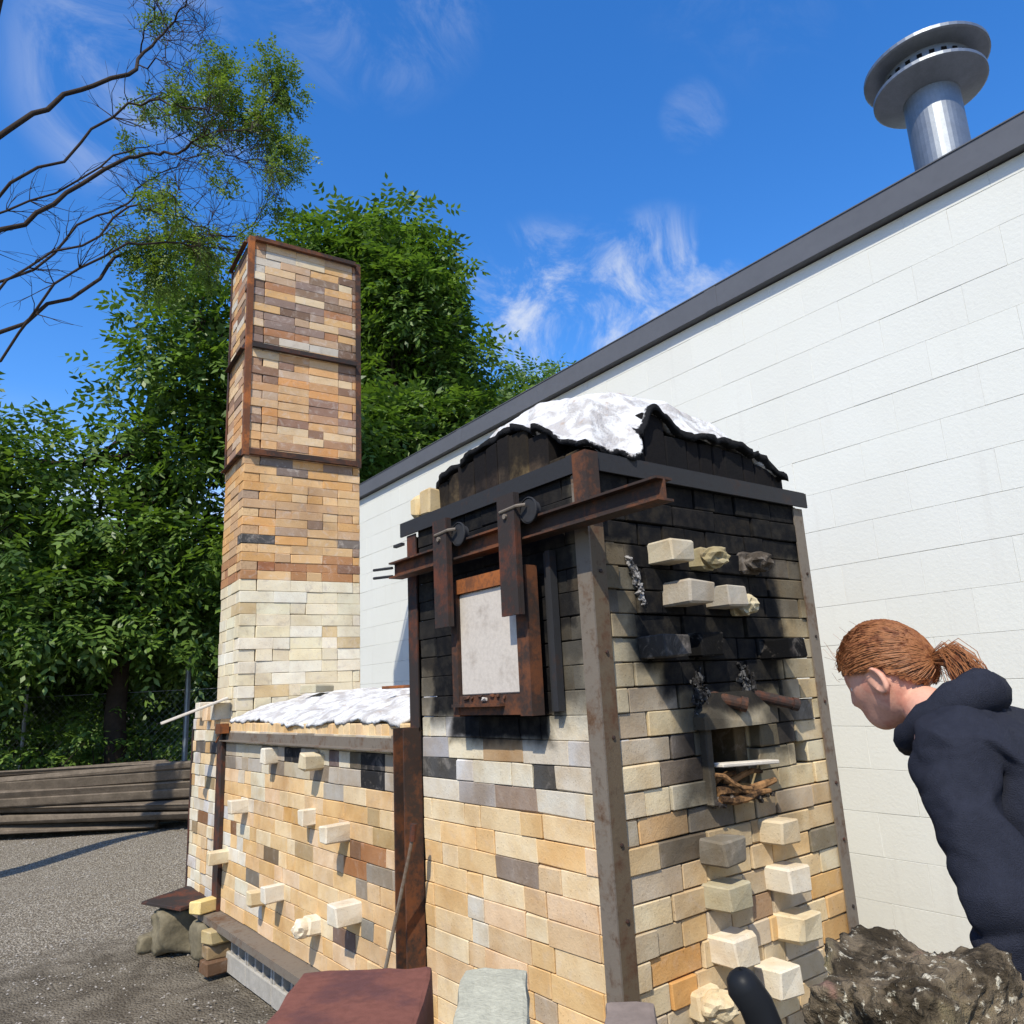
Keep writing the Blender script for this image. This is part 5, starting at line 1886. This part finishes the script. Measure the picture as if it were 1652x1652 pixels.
def head_r(d):
    """radius of the head in direction d (x right, y forward, z up)"""
    a = Vector((d.x / .076, d.y / .098, d.z / .112)).length
    r = 1 / a
    g = lambda c, w: math.exp(-((d - Vector(c).normalized()).length / w) ** 2)
    r += .016 * g((0, 1, -.80), .30) + .016 * g((0, .72, -1.0), .30) - .008 * g((.8, .6, -.75), .35) - .008 * g((-.8, .6, -.75), .35)
    r += .006 * g((.75, .45, -.8), .22) + .006 * g((-.75, .45, -.8), .22)
    r += .020 * g((0, 1, -.22), .12) + .010 * g((0, 1, -.05), .10) + .005 * g((0, 1, .28), .3)
    r -= .010 * g((.36, 1, .02), .16) + .010 * g((-.36, 1, .02), .16)
    r += .005 * g((.5, .9, -.25), .25) + .005 * g((-.5, .9, -.25), .25)
    r += .005 * g((0, 1, -.50), .07) - .004 * g((0, 1, -.57), .05) + .005 * g((0, 1, -.65), .07)
    r -= .022 * g((0, -.75, -.9), .45)
    return r


hv, hfc = [], []
NU, NV = 56, 40
for j in range(NV + 1):
    ph = -math.pi / 2 + math.pi * j / NV
    for i in range(NU):
        th = 2 * math.pi * i / NU
        d = Vector((math.cos(ph) * math.cos(th), math.cos(ph) * math.sin(th), math.sin(ph)))
        hv.append(HM @ (d * head_r(d)))
for j in range(NV):
    for i in range(NU):
        hfc.append((j * NU + i, j * NU + (i + 1) % NU, (j + 1) * NU + (i + 1) % NU, (j + 1) * NU + i))
# ears
for sg in (-1, 1):
    b = MB()
    em = HM @ Matrix.Translation((sg * .083, -.006, -.016)) @ Matrix.Rotation(sg * .50, 4, 'Z') @ Matrix.Rotation(-.2, 4, 'X')
    b.lathe([(.004, -.016), (.020, -.012), (.031, -.004), (.033, .004), (.028, .009), (.020, .004), (.008, .000)], 18, em @ Matrix.Rotation(sg * math.pi / 2, 4, 'Y') @ Matrix.Diagonal((1.10, .72, 1, 1)))
    n0 = len(hv)
    hv += [Vector(v) for v in b.v]
    hfc += [tuple(n0 + q for q in f) for f in b.f]
# body skeleton: pelvis root, spine, neck, arms with fingers, legs
sv = [(.12, -1.25, .93, .135, .115), (.12, -1.20, 1.08, .125, .10), (.12, -1.09, 1.24, .14, .11), (.12, -.985, 1.345, .12, .095), (.135, -.905, 1.40, .055, .055), (.158, -.845, 1.45, .05, .052)]
se = [(0, 1), (1, 2), (2, 3), (3, 4), (4, 5)]


def chain(start, pts):
    p_ = start
    for q in pts:
        sv.append(q)
        se.append((p_, len(sv) - 1))
        p_ = len(sv) - 1
    return p_


for sg in (-1, 1):
    sx0 = .12 + sg * .16
    w = chain(3, [(sx0, -1.0, 1.325, .060), (.12 + sg * .205, -1.05, 1.19, .046), (.12 + sg * .225, -1.10, 1.06, .040), (.12 + sg * .19, -1.07, .92, .032), (.12 + sg * .15, -1.04, .80, .026, .022)])
    wx, wy, wz = sv[w][:3]
    pl = chain(w, [(wx - sg * .006, wy - .012, wz - .045, .030, .014), (wx - sg * .010, wy - .02, wz - .085, .036, .012)])
    for k in range(4):
        ox = sg * (.030 - .020 * k)
        ln = (.8, 1.0, .95, .75)[k]
        bx, by, bz = sv[pl][0] + ox, sv[pl][1] - .004, sv[pl][2] - .012
        chain(pl, [(bx, by, bz, .0105), (bx, by + .006, bz - .034 * ln, .0098), (bx, by + .020, bz - .060 * ln, .0092), (bx, by + .032, bz - .074 * ln, .0085)])
    chain(pl - 1, [(wx - sg * .036, wy + .008, wz - .060, .012), (wx - sg * .048, wy + .022, wz - .088, .0105), (wx - sg * .050, wy + .030, wz - .108, .009)])
    hx = .12 + sg * .085
    chain(0, [(hx, -1.24, .86, .095), (.12 + sg * .10, -1.12, .50, .062), (.12 + sg * .105, -1.15, .47, .058), (.12 + sg * .11, -1.22, .28, .050), (.12 + sg * .115, -1.27, .09, .036), (.12 + sg * .12, -1.20, .035, .034), (.12 + sg * .125, -1.09, .028, .028)])
bv, bf = skin_mesh(sv, se, 2)
n0 = len(bv)
body = remesh(bv + hv, bf + [tuple(n0 + q for q in f) for f in hfc], .0055, 2)
bm = bmesh.new()
bm.from_mesh(body)
left_ = set(bm.verts)
best = []
while left_:
    st_ = [left_.pop()]
    isl = []
    while st_:
        v = st_.pop()
        isl.append(v)
        for e in v.link_edges:
            w_ = e.other_vert(v)
            if w_ in left_:
                left_.discard(w_)
                st_.append(w_)
    if len(isl) > len(best):
        best = isl
keep_ = set(best)
bmesh.ops.delete(bm, geom=[v for v in bm.verts if v not in keep_], context='VERTS')
bm.to_mesh(body)
bm.free()
body.materials.clear()
body.materials.append(M_SKIN)
body.polygons.foreach_set('use_smooth', [True] * len(body.polygons))
bo = bpy.data.objects.new('body', body)
link(bo, per)
for sg in (-1, 1):
    MB().lathe([(.0005, -.012), (.008, -.009), (.012, 0), (.008, .009), (.0005, .012)], 14, HM @ Matrix.Translation((sg * .031, .074, .002))).build('eye', M_EYE, per, smooth=True)
# ear ring shadow side stays plain; hoodie
tv = [(.12, -1.24, .90, .165, .15), (.12, -1.19, 1.08, .160, .135), (.12, -1.08, 1.24, .170, .14), (.12, -.985, 1.345, .145, .12), (.125, -.93, 1.385, .085, .08)]
te = [(0, 1), (1, 2), (2, 3), (3, 4)]
for sg in (-1, 1):
    p_ = 3
    for q in [(.12 + sg * .155, -1.0, 1.322, .078), (.12 + sg * .207, -1.05, 1.19, .072), (.12 + sg * .227, -1.10, 1.06, .070), (.12 + sg * .192, -1.07, .92, .062), (.12 + sg * .158, -1.045, .83, .050)]:
        tv.append(q)
        te.append((p_, len(tv) - 1))
        p_ = len(tv) - 1
hv2, hf2 = skin_mesh(tv, te, 4)
hv2 = [v + Vector((noise.noise(v * 16 + Vector((3, 0, 0))), noise.noise(v * 16), noise.noise(v * 16 + Vector((0, 5, 0))))) * .014 + Vector((-.5, .3, .1)) * .036 * abs(noise.noise(Vector((v.x * 6 + v.z * 10, v.y * 6, v.z * 20)))) for v in hv2]
b = MB()
b.v = [tuple(v) for v in hv2]
b.f = hf2
b.build('hoodie', M_HOOD, per, smooth=True)
b = MB()
NC = 26
hood = []
for i in range(NC + 1):
    a = 2 * math.pi * i / NC
    back = .5 - .5 * math.sin(a)
    ctr = Vector((.125, -.905, 1.405))
    ax1, ax2 = hr, Vector((0, .62, .60)).cross(hr).normalized()
    ax2 = -ax2 if ax2.y < 0 else ax2
    hood.append(ctr + ax1 * math.cos(a) * .088 + ax2 * math.sin(a) * .085 - Vector((0, .05, .015)) * back)
b.tube(hood, [.024 + .022 * (.5 - .5 * math.sin(2 * math.pi * i / NC)) + .004 * math.sin(i * 2.1) for i in range(NC + 1)], 12, False)
b.build('hood', M_HOOD, per, smooth=True)
# trousers and shoes
tv = [(.12, -1.25, .95, .148, .13)]
te = []
for sg in (-1, 1):
    p_ = 0
    for q in [(.12 + sg * .088, -1.24, .85, .108), (.12 + sg * .10, -1.12, .50, .080), (.12 + sg * .105, -1.15, .46, .076), (.12 + sg * .11, -1.22, .28, .070), (.12 + sg * .115, -1.265, .10, .062)]:
        tv.append(q)
        te.append((p_, len(tv) - 1))
        p_ = len(tv) - 1
v_, f_ = skin_mesh(tv, te, 2)
b = MB()
b.v = [tuple(v) for v in v_]
b.f = f_
b.build('trousers', M_JEAN, per, smooth=True)
for sg in (-1, 1):
    v_, f_ = skin_mesh([(.12 + sg * .115, -1.28, .055, .05, .045), (.12 + sg * .12, -1.19, .05, .05, .04), (.12 + sg * .127, -1.07, .04, .046, .032)], [(0, 1), (1, 2)], 2)
    b = MB()
    b.v = [tuple(v) for v in v_]
    b.f = f_
    b.build('shoe', M_SHOE, per, smooth=True)
def hair_line(d):
    l_ = .42 * max(0, d.y) + .10 - 1.35 * max(0, -d.y - .12)
    if abs(d.x) > .55 and d.y > .05:
        l_ -= .10
    if abs(d.x) > .6 and -.30 < d.y <= .16:
        l_ = max(l_, .10)
    return l_


# hair: a close cap with combed strands drawn back into a low knot
b = MB()
n0 = 0
capv = {}
for j in range(NV + 1):
    ph = -math.pi / 2 + math.pi * j / NV
    for i in range(NU):
        th = 2 * math.pi * i / NU
        d = Vector((math.cos(ph) * math.cos(th), math.cos(ph) * math.sin(th), math.sin(ph)))
        line = hair_line(d)
        if d.z > line + .04 * noise.noise(d * 9):
            capv[(j, i)] = len(b.v)
            b.v.append(tuple(HM @ (d * (head_r(d) + .012 + .004 * noise.noise(d * 7)))))
for j in range(NV):
    for i in range(NU):
        ks = [(j, i), (j, (i + 1) % NU), (j + 1, (i + 1) % NU), (j + 1, i)]
        if all(k in capv for k in ks):
            b.f.append(tuple(capv[k] for k in ks))
hair = b.build('hair', M_HAIR, per, smooth=True)
b = MB()
knot = Vector((0, -.112, -.02))
rs = np.random.RandomState(3)
for k in range(5200):
    th = rs.uniform(-math.pi, math.pi)
    ph = rs.uniform(-.9, 1.5)
    d0 = Vector((math.cos(ph) * math.sin(th), math.cos(ph) * math.cos(th), math.sin(ph)))
    if d0.z < hair_line(d0) + .02:
        continue
    d1 = knot.normalized()
    pts = []
    lift = .009 + .010 * rs.rand() ** 1.5
    wv = rs.uniform(0, 6)
    for t in (0, .2, .4, .6, .8, 1):
        d = d0.lerp(d1, t)
        if d.length < .05:
            continue
        d.normalize()
        d = (d + .03 * math.sin(t * 7 + wv) * d.cross(Vector((0, 0, 1)))).normalized()
        pts.append(HM @ (d * (head_r(d) + lift * (1 if t > 0 else .7))))
    if len(pts) > 3:
        b.tube(pts, [.0005, .0008, .0010, .0010, .0009, .0007][:len(pts)], 3, False)
for k in range(26):                       # loose wisps
    d0 = Vector((rs.normal(0, .6), rs.uniform(-.2, 1), rs.uniform(.2, .9))).normalized()
    p0 = HM @ (d0 * (head_r(d0) + .012))
    v = (HM.to_3x3() @ (d0 + Vector(rs.normal(0, .5, 3)))).normalized()
    b.tube([p0, p0 + v * .015, p0 + v * rs.uniform(.02, .04) + Vector(rs.normal(0, .008, 3))], [.0005, .0004, .0003], 3, False)
so2 = b.build('hair_strands', M_HAIR, hair)
so2['kind'] = 'stuff'
km = HM @ Matrix.Translation(knot + Vector((0, -.012, -.005)))
b = MB()
k0 = km @ Vector((0, .012, .004))
for k in range(900):                      # ponytail falling on to the hood
    o_ = hr * rs.normal(0, .008) + Vector((0, rs.normal(0, .006), rs.normal(0, .007)))
    f_ = hr * rs.uniform(-.025, .025) + Vector((0, rs.uniform(-.02, .02), 0))
    l_ = rs.uniform(.8, 1.1)
    b.tube([k0 + o_ * .8, k0 + o_ * 1.7 + Vector((0, -.035, .004)), k0 + o_ * 2.0 + f_ * .4 + Vector((0, -.062, -.03)) * l_, k0 + o_ * 1.9 + f_ * .8 + Vector((0, -.078, -.085)) * l_, k0 + o_ + f_ * 1.2 + Vector((0, -.085, -.14)) * l_],
           [.0007, .0009, .0009, .0008, .0004], 3, False)
so3 = b.build('ponytail', M_HAIR, hair)
so3['kind'] = 'stuff'
